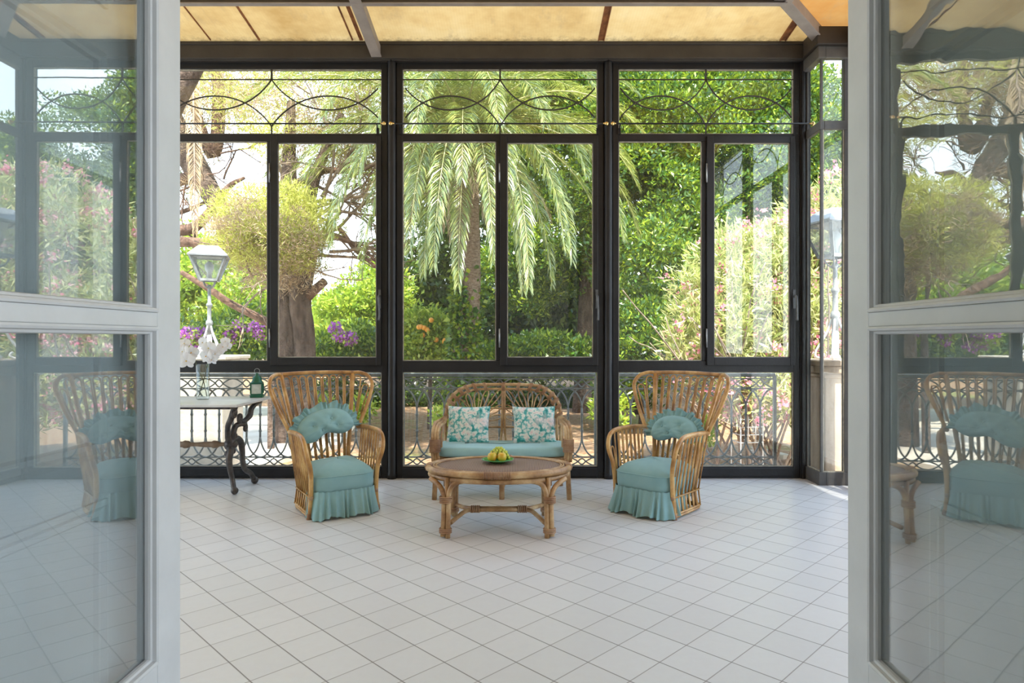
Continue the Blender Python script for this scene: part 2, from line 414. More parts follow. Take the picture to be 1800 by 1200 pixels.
MAT['roof'] = roofmat(); MAT['roof_orange'] = roofmat('browned translucent roof sheet', ((0.36,0.15,0.035),(0.46,0.22,0.06),(0.52,0.30,0.10)))

def weave():
    m, nt, out = newmat('brown woven cane')
    w1 = N(nt,'ShaderNodeTexWave'); w1.bands_direction = 'X'; w1.inputs['Scale'].default_value = 30; w1.inputs['Distortion'].default_value = 1.0
    w2 = N(nt,'ShaderNodeTexWave'); w2.bands_direction = 'Y'; w2.inputs['Scale'].default_value = 24; w2.inputs['Distortion'].default_value = 1.0
    mp = mapped(nt); nt.links.new(mp, w1.inputs['Vector']); nt.links.new(mp, w2.inputs['Vector'])
    f = math_n(nt,'MULTIPLY', w1.outputs['Fac'], w2.outputs['Fac'])
    col = ramp(nt, f, [(0.04,(0.075,0.036,0.022)),(0.30,(0.29,0.165,0.110)),(0.8,(0.58,0.42,0.32))])
    col = mixc(nt, math_n(nt,'MULTIPLY',noise(nt,9,3,0.6),0.5), col, (0.20,0.10,0.065))
    principled(nt, out, col, 0.5, 0, 0.5, bumpn(nt, f, 0.5, 0.003)); return m
MAT['weave'] = weave()

def groundmat():
    m, nt, out = newmat('leaf littered earth')
    n1 = noise(nt, 0.35, 4, 0.6); n2 = noise(nt, 9, 6, 0.75)
    col = ramp(nt, n2, [(0.25,(0.12,0.062,0.030)),(0.5,(0.31,0.185,0.105)),(0.75,(0.54,0.38,0.25))])
    gr = ramp(nt, n2, [(0.3,(0.10,0.15,0.03)),(0.7,(0.30,0.34,0.10))])
    col = mixc(nt, ramp(nt, n1, [(0.56,(0,0,0)),(0.68,(0.75,0.75,0.75))]), col, gr)
    principled(nt, out, col, 0.95, 0, 0.1, bumpn(nt, n2, 0.6, 0.05)); return m
MAT['ground'] = groundmat()
MAT['path'] = simple('pale concrete path', (0.66,0.58,0.48), (0.52,0.44,0.35), 2, 0.9, 0, 0.2, 0.2, 20)
MAT['grape'] = None
def fruitmat(name, c1, c2, scale, rough, sss=0.0):
    m, nt, out = newmat(name)
    p = principled(nt, out, ramp(nt, noise(nt, scale, 3, 0.5), [(0.35,c1),(0.65,c2)]), rough)
    if sss:
        p.inputs['Subsurface Weight'].default_value = sss; p.inputs['Subsurface Radius'].default_value = (0.01,0.01,0.004)
    return m
MAT['grape'] = fruitmat('green grape skin', (0.42,0.52,0.06), (0.58,0.62,0.12), 40, 0.2, 0.2)
MAT['quince'] = fruitmat('yellow fruit skin', (0.62,0.50,0.05), (0.75,0.36,0.04), 18, 0.35)

exec_parts = []
# ================================================================== THE SETTING
YW = 5.93            # inner face of the garden window wall
def struct(o, label, cat):
    return tag(o, label, cat, kind='structure')

struct(MB().box(-6.0, 3.3, -4.0, 6.02, -0.12, 0.0).build('floor', MAT['tiles']), 'pale square ceramic tiles laid diagonally across the veranda', 'floor')

# ---- one glazed bay: transom with interlaced arcs, fixed light, casement, low light
def bay(name, loc, rz, W, label, pane_mat='pane', cas_mat='pane', fine=True):
    root = struct(empty(name, loc, rz), label, 'window')
    st = 0.055; xc = W/2; D = 0.06
    Z0, Z1, Z2, Z3, Z4, Z5 = 0.107, 0.969, 1.0725, 3.077, 3.144, 3.736
    f = MB()
    f.box(0, st, 0, D, 0, 3.803); f.box(W-st, W, 0, D, 0, 3.803)
    f.box(st, W-st, 0, D, Z5, 3.803); f.box(st, W-st, 0, D, Z3, Z4); f.box(st, W-st, 0, D, Z1, Z2); f.box(st, W-st, 0, D, 0, Z0)
    f.box(xc-0.038, xc+0.0, 0, D, Z2, Z3)
    f.box(st, W-st, -0.012, 0, 0.02, Z0-0.012)
    f.build('window_frame', MAT['frame'], root, bevel=0.004)
    # putty line round every fixed pane
    g = MB()
    def edge(x0, x1, z0, z1, v=0.012):
        t = 0.007
        g.box(x0, x1, v, v+0.012, z0, z0+t); g.box(x0, x1, v, v+0.012, z1-t, z1)
        g.box(x0, x0+t, v, v+0.012, z0, z1); g.box(x1-t, x1, v, v+0.012, z0, z1)
    edge(st, W-st, Z4, Z5); edge(st, xc-0.038, Z2, Z3); edge(st, W-st, Z0, Z1)
    g.build('putty', MAT['putty'], root)
    MB().box(st, W-st, 0.028, 0.032, Z4, Z5).build('transom_pane', MAT[pane_mat], root)
    MB().box(st, xc-0.038, 0.028, 0.032, Z2, Z3).build('fixed_pane', MAT[pane_mat], root)
    MB().box(st, W-st, 0.028, 0.032, Z0, Z1).build('lower_pane', MAT[pane_mat], root)
    # wrought bars of the transom
    t = MB()
    zt, zb = 3.643, 3.215
    t.box(st, W-st, 0.008, 0.016, zt-0.005, zt+0.005); t.box(xc-0.008, xc+0.008, 0.008, 0.020, zt, Z5); t.box(xc-0.006, xc+0.006, 0.008, 0.016, Z4, zb)
    half = W/2-st; ch = half*1.03/2; sag = 0.278
    R = (ch*ch+sag*sag)/(2*sag); a = math.asin(min(1,ch/R)) if sag < ch else PI-math.asin(ch/R)
    for sgn in (-1, 1):
        cx = xc+sgn*ch
        for up in (-1, 1):
            pts = []
            for k in range(25):
                th = -a+2*a*k/24
                x = cx+R*math.sin(th); 
                if x < st+0.002 or x > W-st-0.002: continue
                z = (zt-sag+R-R*math.cos(th)) if up < 0 else (zb+sag-R+R*math.cos(th))
                pts.append((x, 0.012, z))
            t.tube(pts, 0.0068, 6)
    t.build('transom_bars', MAT['beam'], root)
    # casement leaf, standing proud of the frame
    c = MB(); x0, x1, z0, z1 = xc, W-st+0.002, 1.031, 3.118
    fw = 0.066; fh = 0.073
    c.box(x0, x0+fw, -0.026, 0.024, z0, z1); c.box(x1-0.045, x1, -0.026, 0.024, z0, z1)
    c.box(x0+fw, x1-0.045, -0.026, 0.024, z0, z0+fh); c.box(x0+fw, x1-0.045, -0.026, 0.024, z1-0.062, z1)
    co = c.build('casement', MAT['frame'], root, bevel=0.004)
    gx0, gx1, gz0, gz1 = x0+fw, x1-0.045, z0+fh, z1-0.062
    MB().box(gx0, gx1, 0.0, 0.004, gz0, gz1).build('casement_pane', MAT[cas_mat], co)
    g = MB(); edge(gx0, gx1, gz0, gz1, -0.010); g.build('casement_putty', MAT['putty'], co)
    if fine:
        for hz in (1.28, 2.78):
            MB().tube([(xc-0.004,-0.030,hz-0.085),(xc-0.004,-0.030,hz+0.085)], 0.007, 8).build('hinge', MAT['steel'], co)
        h = MB(); hx = x1-0.012
        h.box(hx-0.012, hx+0.012, -0.036, -0.026, 1.55, 1.72)
        h.tube(cr([(hx,-0.03,1.66),(hx,-0.075,1.655),(hx+0.002,-0.085,1.60),(hx+0.008,-0.075,1.50),(hx+0.004,-0.085,1.44)],6), [0.010,0.010,0.009,0.008,0.010], 8)
        h.build('handle', MAT['steel_dark'], co)
    return root

px = lambda x: (x-CX)/192.6
bay('window_1', (px(-150), YW, 0), 0, px(256)-px(-150), 'tall iron-framed garden window furthest left, mostly behind the open door leaf')
bay('window_2', (px(272), YW, 0), 0, px(681)-px(272), 'tall iron-framed garden window behind the marble table and left armchair')
bay('window_3', (px(697), YW, 0), 0, px(1061)-px(697), 'tall iron-framed garden window behind the loveseat, palm tree in view')
bay('window_4', (px(1077), YW, 0), 0, px(1406)-px(1077), 'tall iron-framed garden window behind the right armchair, oleander in view', 'pane', 'pane_dusty')
XR = 2.86
bay('window_5', (XR, 5.58, 0), -PI/2, 1.86, 'iron-framed side window on the right wall next to the corner panes', fine=False)
bay('window_6', (XR, 3.60, 0), -PI/2, 1.86, 'iron-framed side window on the right wall nearest the house', fine=False)
XL = -5.52
bay('window_7', (XL, 1.80, 0), PI/2, 1.95, 'iron-framed side window on the left wall nearest the house', fine=False)
bay('window_8', (XL, 3.85, 0), PI/2, 1.95, 'iron-framed side window on the left wall near the garden side', fine=False)

def column(x, y, label, r=0.037):
    c = MB().lathe([(r*1.15,0),(r*1.15,0.05),(r,0.06),(r,3.78),(r*1.1,3.80)], (x,y,0), 20)
    c.box(x-0.045, x+0.045, y+0.02, y+0.09, 0, 3.80)
    struct(c.build('column', MAT['frame']), label, 'column')
column(px(264), YW-0.005, 'slim round iron column at left end of the window behind the table')
column(px(689), YW-0.005, 'slim round iron column between the left armchair and the loveseat')
column(px(1069), YW-0.005, 'slim round iron column between the loveseat and the right armchair')
column(px(-158), YW-0.005, 'slim round iron column in the left corner of the veranda')
column(XR+0.005, 3.66, 'slim round iron column halfway along the right glazed wall')
column(XL-0.005, 3.80, 'slim round iron column halfway along the left glazed wall')
p = MB(); p.box(px(1406), 2.66, YW-0.01, YW+0.07, 0, 3.80); p.box(2.575, 2.60, YW-0.03, YW-0.01, 0, 3.80)
struct(p.build('trim_1', MAT['frame'], bevel=0.004), 'dark iron corner post right of the oleander window', 'post')

# ---- glazed corner return in front of the stone pier
cw = struct(empty('window_9', (2.62, 5.64, 0)), 'narrow glazed corner return in front of the stone pier', 'window')
c = MB()
# side facing left runs from (0,0) to (0,.29); front facing the room runs from (0,0) to (.24,0)
c.box(-0.012, 0.05, 0.0, 0.31, 0.0, 0.115); c.box(0.05, 0.26, 0.0, 0.05, 0.0, 0.115)
c.box(0.0, 0.022, 0.0, 0.022, 0.115, 3.72)
c.box(0.0, 0.022, 0.27, 0.31, 0.115, 3.72); c.box(0.205, 0.26, 0.0, 0.05, 0.115, 3.72)
c.box(-0.008, 0.03, -0.008, 0.31, 3.09, 3.165); c.box(0.03, 0.26, -0.008, 0.03, 3.09, 3.165)
c.box(-0.035, 0.03, -0.035, 0.31, 3.70, 3.80); c.box(0.03, 0.26, -0.035, 0.03, 3.70, 3.80)
c.build('window_frame', MAT['frame_sunlit'], cw, bevel=0.004)
e = MB()
e.box(0.004, 0.012, 0.022, 0.27, 0.112, 0.124); e.box(0.022, 0.205, 0.004, 0.014, 0.112, 0.124)
e.box(0.022, 0.030, 0.004, 0.012, 0.12, 3.09); e.box(0.198, 0.205, 0.004, 0.012, 0.12, 3.09)
e.build('putty', MAT['putty'], cw)
for z0, z1 in ((0.115, 3.09), (3.165, 3.70)):
    MB().box(0.008, 0.012, 0.022, 0.27, z0, z1).build('side_pane', MAT['pane'], cw)
    MB().box(0.022, 0.205, 0.006, 0.010, z0, z1).build('front_pane', MAT['pane_corner'], cw)

# ---- header beams, purlin, rafters, roof
b = MB()
b.box(-5.7, 2.74, YW-0.07, YW+0.10, 3.803, 3.955)
b.box(-5.7, 2.74, YW-0.08, YW-0.07, 3.925, 3.955)
b.box(-5.7, 2.66, YW-0.045, YW+0.09, 3.795, 3.812)
struct(b.build('beam', MAT['beam'], bevel=0.005), 'long dark iron header beam above the garden windows', 'beam')
b = MB(); b.box(2.56, 3.02, 5.57, YW-0.075, 3.803, 3.955); b.box(XR-0.03, XR+0.12, 1.7, 5.57, 3.803, 3.955)
struct(b.build('beam', MAT['beam'], bevel=0.005), 'dark iron header beam along the right glazed wall', 'beam')
b = MB(); b.box(XL-0.12, XL+0.05, 1.7, YW-0.075, 3.803, 3.955)
struct(b.build('beam', MAT['beam'], bevel=0.005), 'dark iron header beam along the left glazed wall', 'beam')
SL = 0.14
zr = lambda y: 3.965+SL*(5.95-y)
def rafter(p0, p1, label, w=0.075, h=0.10):
    m = MB(); m.bar(p0, p1, w, h); m.bar(Vector(p0)-Vector((0,0,h/2)), Vector(p1)-Vector((0,0,h/2)), w+0.018, 0.012)
    struct(m.build('rafter', MAT['rafter'], bevel=0.003), label, 'rafter')
for x, lb in ((-1.285,'grey painted rafter meeting the header beam left of centre'), (-4.9,'grey painted rafter at the far left of the roof')):
    rafter((x, YW-0.06, zr(YW)-0.10), (x, 1.6, zr(1.6)-0.10), lb)
rafter((2.82, 5.87, 3.895), (-1.35, 1.70, 3.895+SL*4.17), 'grey painted hip rafter running from the right corner')
m = MB(); m.box(-5.6, 2.12, 5.135, 5.165, 3.928, 4.07, 1); m.box(-5.6, 2.12, 5.122, 5.168, 3.916, 3.928)  # dark beam paint on the web stands in for its backlit shade
struct(m.build('trim_2', [MAT['rafter'], MAT['beam']], bevel=0.003), 'horizontal grey roof purlin parallel to the garden windows', 'purlin')
m = MB(); m.box(2.10, 2.16, 1.7, 5.15, 3.93, 4.05)
struct(m.build('trim_3', MAT['rafter'], bevel=0.003), 'horizontal grey roof purlin along the right side', 'purlin')
# roof sheets: garden slope and right slope meeting at the hip
def zrr(x): return 3.965+SL*(2.9-x)
me = MB()
me.add([(-6,6.12,zr(6.12)),(3.00,6.12,zr(6.12)),(-2.32,0.8,zr(0.8)),(-6,0.8,zr(0.8))], [(0,1,2,3)], False)
me.add([(3.00,6.12,zrr(3.00)),(3.00,0.8,zrr(3.00)),(-2.32,0.8,zrr(-2.32))], [(0,1,2)], False, 1)
struct(me.build('ceiling', [MAT['roof'], MAT['roof_orange']]), 'yellowed translucent roof sheets stained by rust and mildew', 'ceiling')
s = MB()
for x, w in ((0.742,0.05),(2.38,0.05),(-2.34,0.016),(-2.78,0.008),(-1.42,0.03),(-1.50,0.012),(-3.3,0.03),(-3.36,0.012)):
    y1 = max(1.7, 5.95-(2.9-x)+0.05) if x > -1.3 else 1.7
    s.bar((x,5.86,zr(5.86)-0.010),(x,y1,zr(y1)-0.010), w, 0.012)
    if w > 0.04:
        for q in (-1,1): s.bar((x+q*w*0.5,5.86,zr(5.86)-0.016),(x+q*w*0.5,y1,zr(y1)-0.016), 0.009, 0.016)
for y in (5.12, 4.2):
    s.bar((2.95,y,zrr(2.95)-0.010),(y-3.05+0.1,y,zrr(y-3.05+0.1)-0.010), 0.05, 0.014)
struct(s.build('trim_4', MAT['rust']), 'rusted seam strips under the roof sheets', 'seam')

# ---- curtain rods with brass ends in front of the transoms
def rod(x0, x1, label):
    r = empty('curtain_rod', ((x0+x1)/2, YW-0.075, 3.212), label=label, cat='rod', group='curtain rods below the window transoms')
    L = (x1-x0)/2
    MB().tube([(-L,0,0),(L,0,0)], 0.0075, 8).build('rod', MAT['frame'], r)
    for q in (-1,1):
        k = MB(); k.ball((q*(L+0.012),0,0), 0.019, 10, 8); k.lathe([(0.012,-0.006),(0.012,0.006)], (q*(L-0.01),0,0), 10)
        k.build('finial', MAT['brass'], r)
        h = MB(); h.tube([(q*(L-0.06),0,0),(q*(L-0.06),0.035,-0.004),(q*(L-0.06),0.072,-0.045)], 0.006, 6); h.box(q*(L-0.06)-0.012, q*(L-0.06)+0.012, 0.06, 0.074, -0.075, -0.02)
        h.build('bracket', MAT['frame'], r)
rod(px(268), px(676), 'thin dark curtain rod with brass ends across the left transom')
rod(px(692), px(1062), 'thin dark curtain rod with brass ends across the middle transom')
rod(px(1077), px(1420), 'thin dark curtain rod with brass ends across the right transom')

# ---- house wall with the deep doorway, room behind the camera
OX = 0.99; OT = 2.86
w = MB(); w.box(-6.0, -OX, 0.75, 1.72, 0, 4.75); struct(w.build('wall_left', MAT['plaster']), 'house wall left of the doorway', 'wall')
w = MB(); w.box(OX, 3.2, 0.75, 1.72, 0, 4.75); struct(w.build('wall_right', MAT['plaster']), 'house wall right of the doorway', 'wall')
w = MB(); w.box(-OX, OX, 0.75, 1.72, OT, 4.75); struct(w.build('wall_top', MAT['plaster']), 'house wall above the doorway', 'wall')
w = MB(); w.box(-3.3,-3.2,-4,0.75,0,3.4); struct(w.build('wall_west', MAT['plaster']), 'left wall of the room behind the doorway', 'wall')
w = MB(); w.box(3.2,3.3,-4,-3.0,0,3.4); w.box(3.2,3.3,0.45,0.75,0,3.4); w.box(3.2,3.3,-3.0,0.45,3.2,3.4); w.box(3.2,3.3,-3.0,0.45,0,0.2); struct(w.build('wall_east', MAT['plaster']), 'right wall of the room behind the doorway, with a tall window opening', 'wall')
w = MB(); w.box(-3.3,3.3,-4,0.75,3.4,3.5); struct(w.build('ceiling_room', MAT['plaster']), 'ceiling of the room behind the doorway', 'ceiling')
w = MB(); w.box(-3.3,3.3,-4.1,-4,0,3.4)
struct(w.build('wall_south', MAT['plaster']), 'far wall of the room behind the doorway', 'wall')

def frame_loop(mb, x0, x1, z0, z1, prof, sy=1, mi=0):
    """moulding round a rectangular opening; prof = [(inset, depth)]."""
    G = []
    for ins, d in prof:
        G.append([(x0+ins,sy*d,z0+ins),(x1-ins,sy*d,z0+ins),(x1-ins,sy*d,z1-ins),(x0+ins,sy*d,z1-ins)])
    G = np.array(G); m, n = G.shape[:2]
    mb.add(G.reshape(-1,3), [(i*n+k, i*n+(k+1)%n, (i+1)*n+(k+1)%n, (i+1)*n+k) for i in range(m-1) for k in range(n)], False, mi)

def reveal(name, side, label):
    # panelled lining of the doorway; local x runs along +Y, local y points to the passage
    X = side*(OX-0.002)
    r = struct(empty(name, (X, 0.78, 0)), label, 'panelling')
    r.rotation_euler = (0,0,PI/2)
    sy = 1 if side > 0 else -1     # local +y points to -X
    m = MB(); m.box(0, 0.93, min(0,sy*0.012), max(0,sy*0.012), 0, OT); m.build('panel', MAT['reveal'], r)
    bead = [(0,0.012),(0.0,0.022),(0.012,0.026),(0.022,0.018),(0.034,0.020),(0.040,0.012)]
    k = MB()
    for z0, z1 in ((0.45,0.90),(1.00,1.95),(2.05,2.75)):
        frame_loop(k, 0.06, 0.75, z0, z1, bead, sy)
    k.build('moulding', MAT['reveal'], r)
reveal('trim_5', -1, 'grey panelled door reveal behind the left glazed door leaf')
reveal('trim_6', 1, 'grey panelled door reveal behind the right glazed door leaf')

def door_leaf(name, loc, rz, s, label, wavy):
    # passage face at local y=0, body towards s*y
    r = struct(empty(name, loc, rz), label, 'door')
    W, T = 0.86, 0.045
    y0, y1 = min(0,s*T), max(0,s*T)
    ZB, ZT = 0.015, 2.80
    panes = [(0.470,1.304,'lower_glass'), (1.340,2.30,'upper_glass')]
    f = MB()
    f.box(W-0.110, W, y0, y1, ZB, ZT); f.box(0, 0.11, y0, y1, ZB, ZT)
    f.box(0.11, W-0.11, y0, y1, ZB, 0.14); f.box(0.11, W-0.11, y0, y1, 0.36, 0.470)
    f.box(0.11, W-0.11, y0, y1, 1.304, 1.340); f.box(0.11, W-0.11, y0, y1, 2.30, ZT)
    f.box(0.11, W-0.11, min(s*0.012,s*0.033), max(s*0.012,s*0.033), 0.14, 0.36)
    f.build('leaf_frame', MAT['door_paint'], r, bevel=0.002)
    m = MB()
    prof = [(0,0.000),(0.000,-0.004),(0.005,-0.006),(0.010,-0.003),(0.012,0.006),(0.017,0.008),(0.019,0.013),(0.019,0.021)]
    prof2 = [(i, T-d) for i, d in prof]
    for z0, z1, _ in panes + [(0.14,0.36,'')]:
        frame_loop(m, 0.11, W-0.11, z0, z1, prof, s); frame_loop(m, 0.11, W-0.11, z0, z1, prof2, s)
    m.build('moulding', MAT['door_paint'], r)
    for z0, z1, nm in panes:
        g = MB(); g.box(0.127, W-0.127, min(s*0.021,s*0.024), max(s*0.021,s*0.024), z0+0.016, z1-0.016)
        g.build(nm, MAT['door_glass_wavy' if (wavy and nm == 'upper_glass') else 'door_glass'], r)
    for hz in (0.4, 1.4, 2.4):
        MB().tube([(-0.008,s*0.022,hz-0.06),(-0.008,s*0.022,hz+0.06)], 0.009, 8).build('hinge', MAT['steel'], r)
    return r
door_leaf('door_1', (-0.890, 0.860, 0), PI/2+math.radians(0.4), 1, 'light grey glazed door leaf standing open on the left', False)
door_leaf('door_2', (0.838, 0.861, 0), PI/2-math.radians(2.2), -1, 'light grey glazed door leaf standing open on the right', True)

# ---- terrace edge outside, ground, path
struct(MB().box(-9, 3.6, 6.02, 6.62, -0.75, -0.03).build('trim_7', MAT['stone']), 'stone terrace edge under the cast iron railing', 'terrace edge')
gm = MB()
xs = np.linspace(-40, 40, 61); ys = np.linspace(6.0, 60, 41)
G = np.zeros((len(ys), len(xs), 3))
for j, yy in enumerate(ys):
    for i, xx in enumerate(xs):
        G[j,i] = (xx, yy, -0.72+0.05*math.sin(xx*0.9+yy*0.5)*math.sin(yy*0.7)+max(0,(yy-24))*0.06)
gm.grid(G); struct(gm.build('ground', MAT['ground']), 'bare leaf-strewn garden earth with patches of grass', 'ground')
pm = MB(); pp = [(-9.0,7.0),(-4.2,7.0),(-4.0,9.5),(-3.2,11.8),(-3.6,14.5),(-6.2,18.0),(-12.0,19.0),(-14,12)]
pm.prism([(x,y,-0.80) for x,y in pp], [(x,y,-0.62) for x,y in pp])
struct(pm.build('path', MAT['path']), 'sunlit pale concrete path on the left of the garden', 'path')

# ---- cast iron railing: panels of interlaced pointed arches
SP = 0.138
def make_baluster():
    m = MB()
    z0, z1, zl, zu = 0.118, 0.788, 0.315, 0.60
    m.tube([(0,0,zl),(0,0,zu)], 0.0105, 7)
    for q in (-1,1):
        for (za, zb) in ((zu,z1),(zl,z0)):
            pts = [(q*SP*(t**1.6), 0.004*q, za+(zb-za)*math.sin(t*PI/2)**0.95) for t in np.linspace(0,1,10)]
            m.tube(pts, 0.0088, 6)
    for zc in (0.535, 0.374):
        m.lathe([(0.009,-0.016),(0.015,-0.006),(0.015,0.006),(0.009,0.016)], (0,0,zc), 8)
    return m
base_bal = None
def railing(x0, x1, label):
    global base_bal
    r = empty('balustrade', (x0, 6.35, 0), label=label, cat='railing', group='cast iron balustrade panels along the terrace edge')
    L = x1-x0
    h = MB(); h.bar((0,0,0.925),(L,0,0.925), 0.06, 0.024); h.bar((0,0,0.908),(L,0,0.908), 0.04, 0.012)
    h.build('handrail', MAT['iron'], r, bevel=0.005)
    k = MB()
    for z, t in ((0.885,0.012),(0.788,0.012),(0.118,0.012),(0.035,0.014)): k.bar((0,0,z),(L,0,z), 0.018, t)
    k.build('rail', MAT['iron'], r)
    nE = max(2, round(L/(2*SP))); per = L/nE; eye = per*0.72; gap = per-eye
    for zc, hh in ((0.838,0.046),(0.076,0.038)):
        e = MB()
        for sg in (-1,1):
            pts = []
            for x in np.linspace(0, L, nE*22+1):
                u = (x % per); u = min(u, per-u) if True else u
                w_ = math.cos(PI*u/eye) if u <= eye/2 else -0.75*math.sin(PI/2*(u-eye/2)/(gap/2))
                pts.append((x, 0.004*sg, zc+sg*hh*w_))
            e.tube(pts, 0.0072, 5)
        e.build('scroll_band', MAT['iron'], r)
    for q in (0, L):
        MB().box(q-0.014, q+0.014, -0.014, 0.014, -0.03, 0.915).build('post', MAT['iron'], r)
    n = max(2, int(round(L/SP))-1)
    for i in range(n):
        if base_bal is None:
            o = make_baluster().build('baluster', MAT['iron'], r); base_bal = o
        else:
            o = base_bal.copy(); COL.objects.link(o); o.parent = r
        o.location = ((i+1)*L/(n+1), 0, 0)
railing(-5.55, -3.37, 'grey cast iron balustrade panel left of the marble table')
railing(-3.33, -1.19, 'grey cast iron balustrade panel behind the marble table and left armchair')
railing(-1.13, 0.75, 'grey cast iron balustrade panel behind the loveseat')
railing(0.81, 2.50, 'grey cast iron balustrade panel behind the right armchair')

# ---- stone piers with street lamps
def pier(x, y, w, ztop, label, zb=-0.72, mt='stone'):
    m = MB(); h = w/2
    m.box(x-h, x+h, y-h, y+h, zb, ztop-0.12)
    m.box(x-h-0.03, x+h+0.03, y-h-0.03, y+h+0.03, zb, zb+0.18)
    for k, (o, za, zb_) in enumerate(((0.02,-0.16,-0.12),(0.05,-0.12,-0.05),(0.07,-0.05,0.0))):
        m.box(x-h-o, x+h+o, y-h-o, y+h+o, ztop+za, ztop+zb_)
    tag(m.build('stone_pier', MAT[mt], bevel=0.012), label, 'pier')
def lamp(x, y, z, label, sc=1.0, rot=0.35):
    r = empty('street_lamp', (x,y,z), rot, label=label, cat='lamp')
    s = sc
    b = MB()
    b.lathe([(0.05*s,0),(0.045*s,0.03*s),(0.030*s,0.05*s),(0.030*s,0.27*s)], n=12)
    b.build('base_stem', MAT['white_iron'], r)
    for k in range(4):
        a = PI/4+k*PI/2; c_, s_ = math.cos(a), math.sin(a)
        pts = [(0.02,0.40),(0.06,0.28),(0.12,0.16),(0.165,0.08),(0.17,0.03),(0.13,0.01),(0.10,0.04),(0.12,0.07)]
        MB().tube(cr([(q*c_*s,q*s_*s,z_*s) for q,z_ in pts],5), 0.011*s, 7).build('scroll_bracket', MAT['white_iron'], r)
    p_ = MB()
    p_.lathe([(0.030*s,0.26*s),(0.030*s,0.38*s),(0.045*s,0.40*s),(0.040*s,0.44*s),(0.026*s,0.46*s),(0.024*s,0.62*s),(0.038*s,0.64*s),(0.038*s,0.66*s),(0.022*s,0.68*s),(0.020*s,0.86*s),(0.034*s,0.88*s),(0.02*s,0.91*s)], n=12)
    p_.build('pole', MAT['iron'], r)
    g = MB()
    for k in range(4):
        a = PI/4+k*PI/2; c_, s_ = math.cos(a), math.sin(a)
        g.tube(cr([(0.02*s*c_,0.02*s*s_,0.86*s),(0.07*s*c_,0.07*s*s_,0.90*s),(0.105*s*c_,0.105*s*s_,0.97*s)],4), 0.008*s, 6)
    g.build('cradle', MAT['iron'], r)
    zb, zt = 0.97*s, 1.27*s; rb, rt = 0.145*s, 0.29*s
    f = MB()
    for k in range(4):
        a = PI/4+k*PI/2; a2 = a+PI/2
        q0 = (rb*math.cos(a), rb*math.sin(a), zb); q1 = (rt*math.cos(a), rt*math.sin(a), zt)
        w0 = (rb*math.cos(a2), rb*math.sin(a2), zb); w1 = (rt*math.cos(a2), rt*math.sin(a2), zt)
        f.bar(q0,q1,0.028*s,0.028*s); f.bar(q0,w0,0.026*s,0.030*s); f.bar(q1,w1,0.032*s,0.028*s)
    f.build('lantern_frame', MAT['iron'], r)
    g = MB(); g.lathe([(rb*0.99,zb),(rt*0.99,zt)], n=4, rot=PI/4, smooth=False); g.build('lantern_glass', MAT['lamp_glass'], r)
    t = MB(); t.lathe([(rt*1.13,zt-0.004),(rt*1.13,zt+0.014*s),(rt*0.60,zt+0.125*s),(rt*0.55,zt+0.135*s),(0.03*s,zt+0.14*s)], n=4, rot=PI/4, smooth=False)
    t.build('lantern_roof', MAT['lamp_roof'], r)
    bb = MB(); bb.lathe([(0.03*s,zb),(0.03*s,zb+0.09*s),(0.055*s,zb+0.14*s),(0.055*s,zb+0.20*s),(0.02*s,zb+0.24*s)], n=10); bb.build('bulb', MAT['white_iron'], r)
XA = P(368,0,8.4)[0]
pier(XA, 8.4, 0.62, 1.06, 'pale stone pier out in the garden carrying the left lamp')
lamp(XA, 8.4, 1.06, 'white and grey street lamp on the pier seen above the orchids', 1.0)
pier(3.02, 6.12, 0.52, 1.08, 'brown stained stone pier just outside the glazed corner', -0.1, 'stone_warm')
lamp(2.98, 6.12, 1.08, 'grey street lamp seen through the narrow corner panes', 1.0, 0.2)
# ================================================================== FURNITURE
def hairpin(mb, a0, a1, b1, b0, r=0.006, n=6):
    """cane going up from a0 to a1, over a rounded top, down from b1 to b0."""
    a0,a1,b0,b1 = map(np.array,(a0,a1,b0,b1))
    w = np.linalg.norm(b1-a1)/2
    up = a1-a0; up = up/np.linalg.norm(up); ub = b1-b0; ub = ub/np.linalg.norm(ub)
    c = (a1+b1)/2; u = (up+ub)/2
    pts = [a0, a0*0.5+(a1-up*w)*0.5, a1-up*w]
    for th in np.linspace(0.25,0.75,5)*PI:
        pts.append(c - (b1-a1)/2*math.cos(th) + u*(-w + w*math.sin(th)))
    pts += [b1-ub*w, b0*0.5+(b1-ub*w)*0.5, b0]
    mb.tube(pts, r, n)

def rotz(p, a):
    c, s = math.cos(a), math.sin(a); return (p[0]*c-p[1]*s, p[0]*s+p[1]*c, p[2])

def outline(hw, y0, y1, rc_f, rc_b, n=18):
    """rounded seat outline, front at y0 (negative)."""
    pts = []
    for cx, cy, a0, rc in ((-hw+rc_b,y1-rc_b,PI/2,rc_b),(-hw+rc_f,y0+rc_f*0.8,PI,rc_f),(hw-rc_f,y0+rc_f*0.8,1.5*PI,rc_f),(hw-rc_b,y1-rc_b,0,rc_b)):
        for k in range(n):
            a = a0+(PI/2)*k/(n-1)
            pts.append((cx+rc*math.cos(a), cy+rc*(0.8 if cy < 0 else 1)*math.sin(a)))
    return np.array(pts)

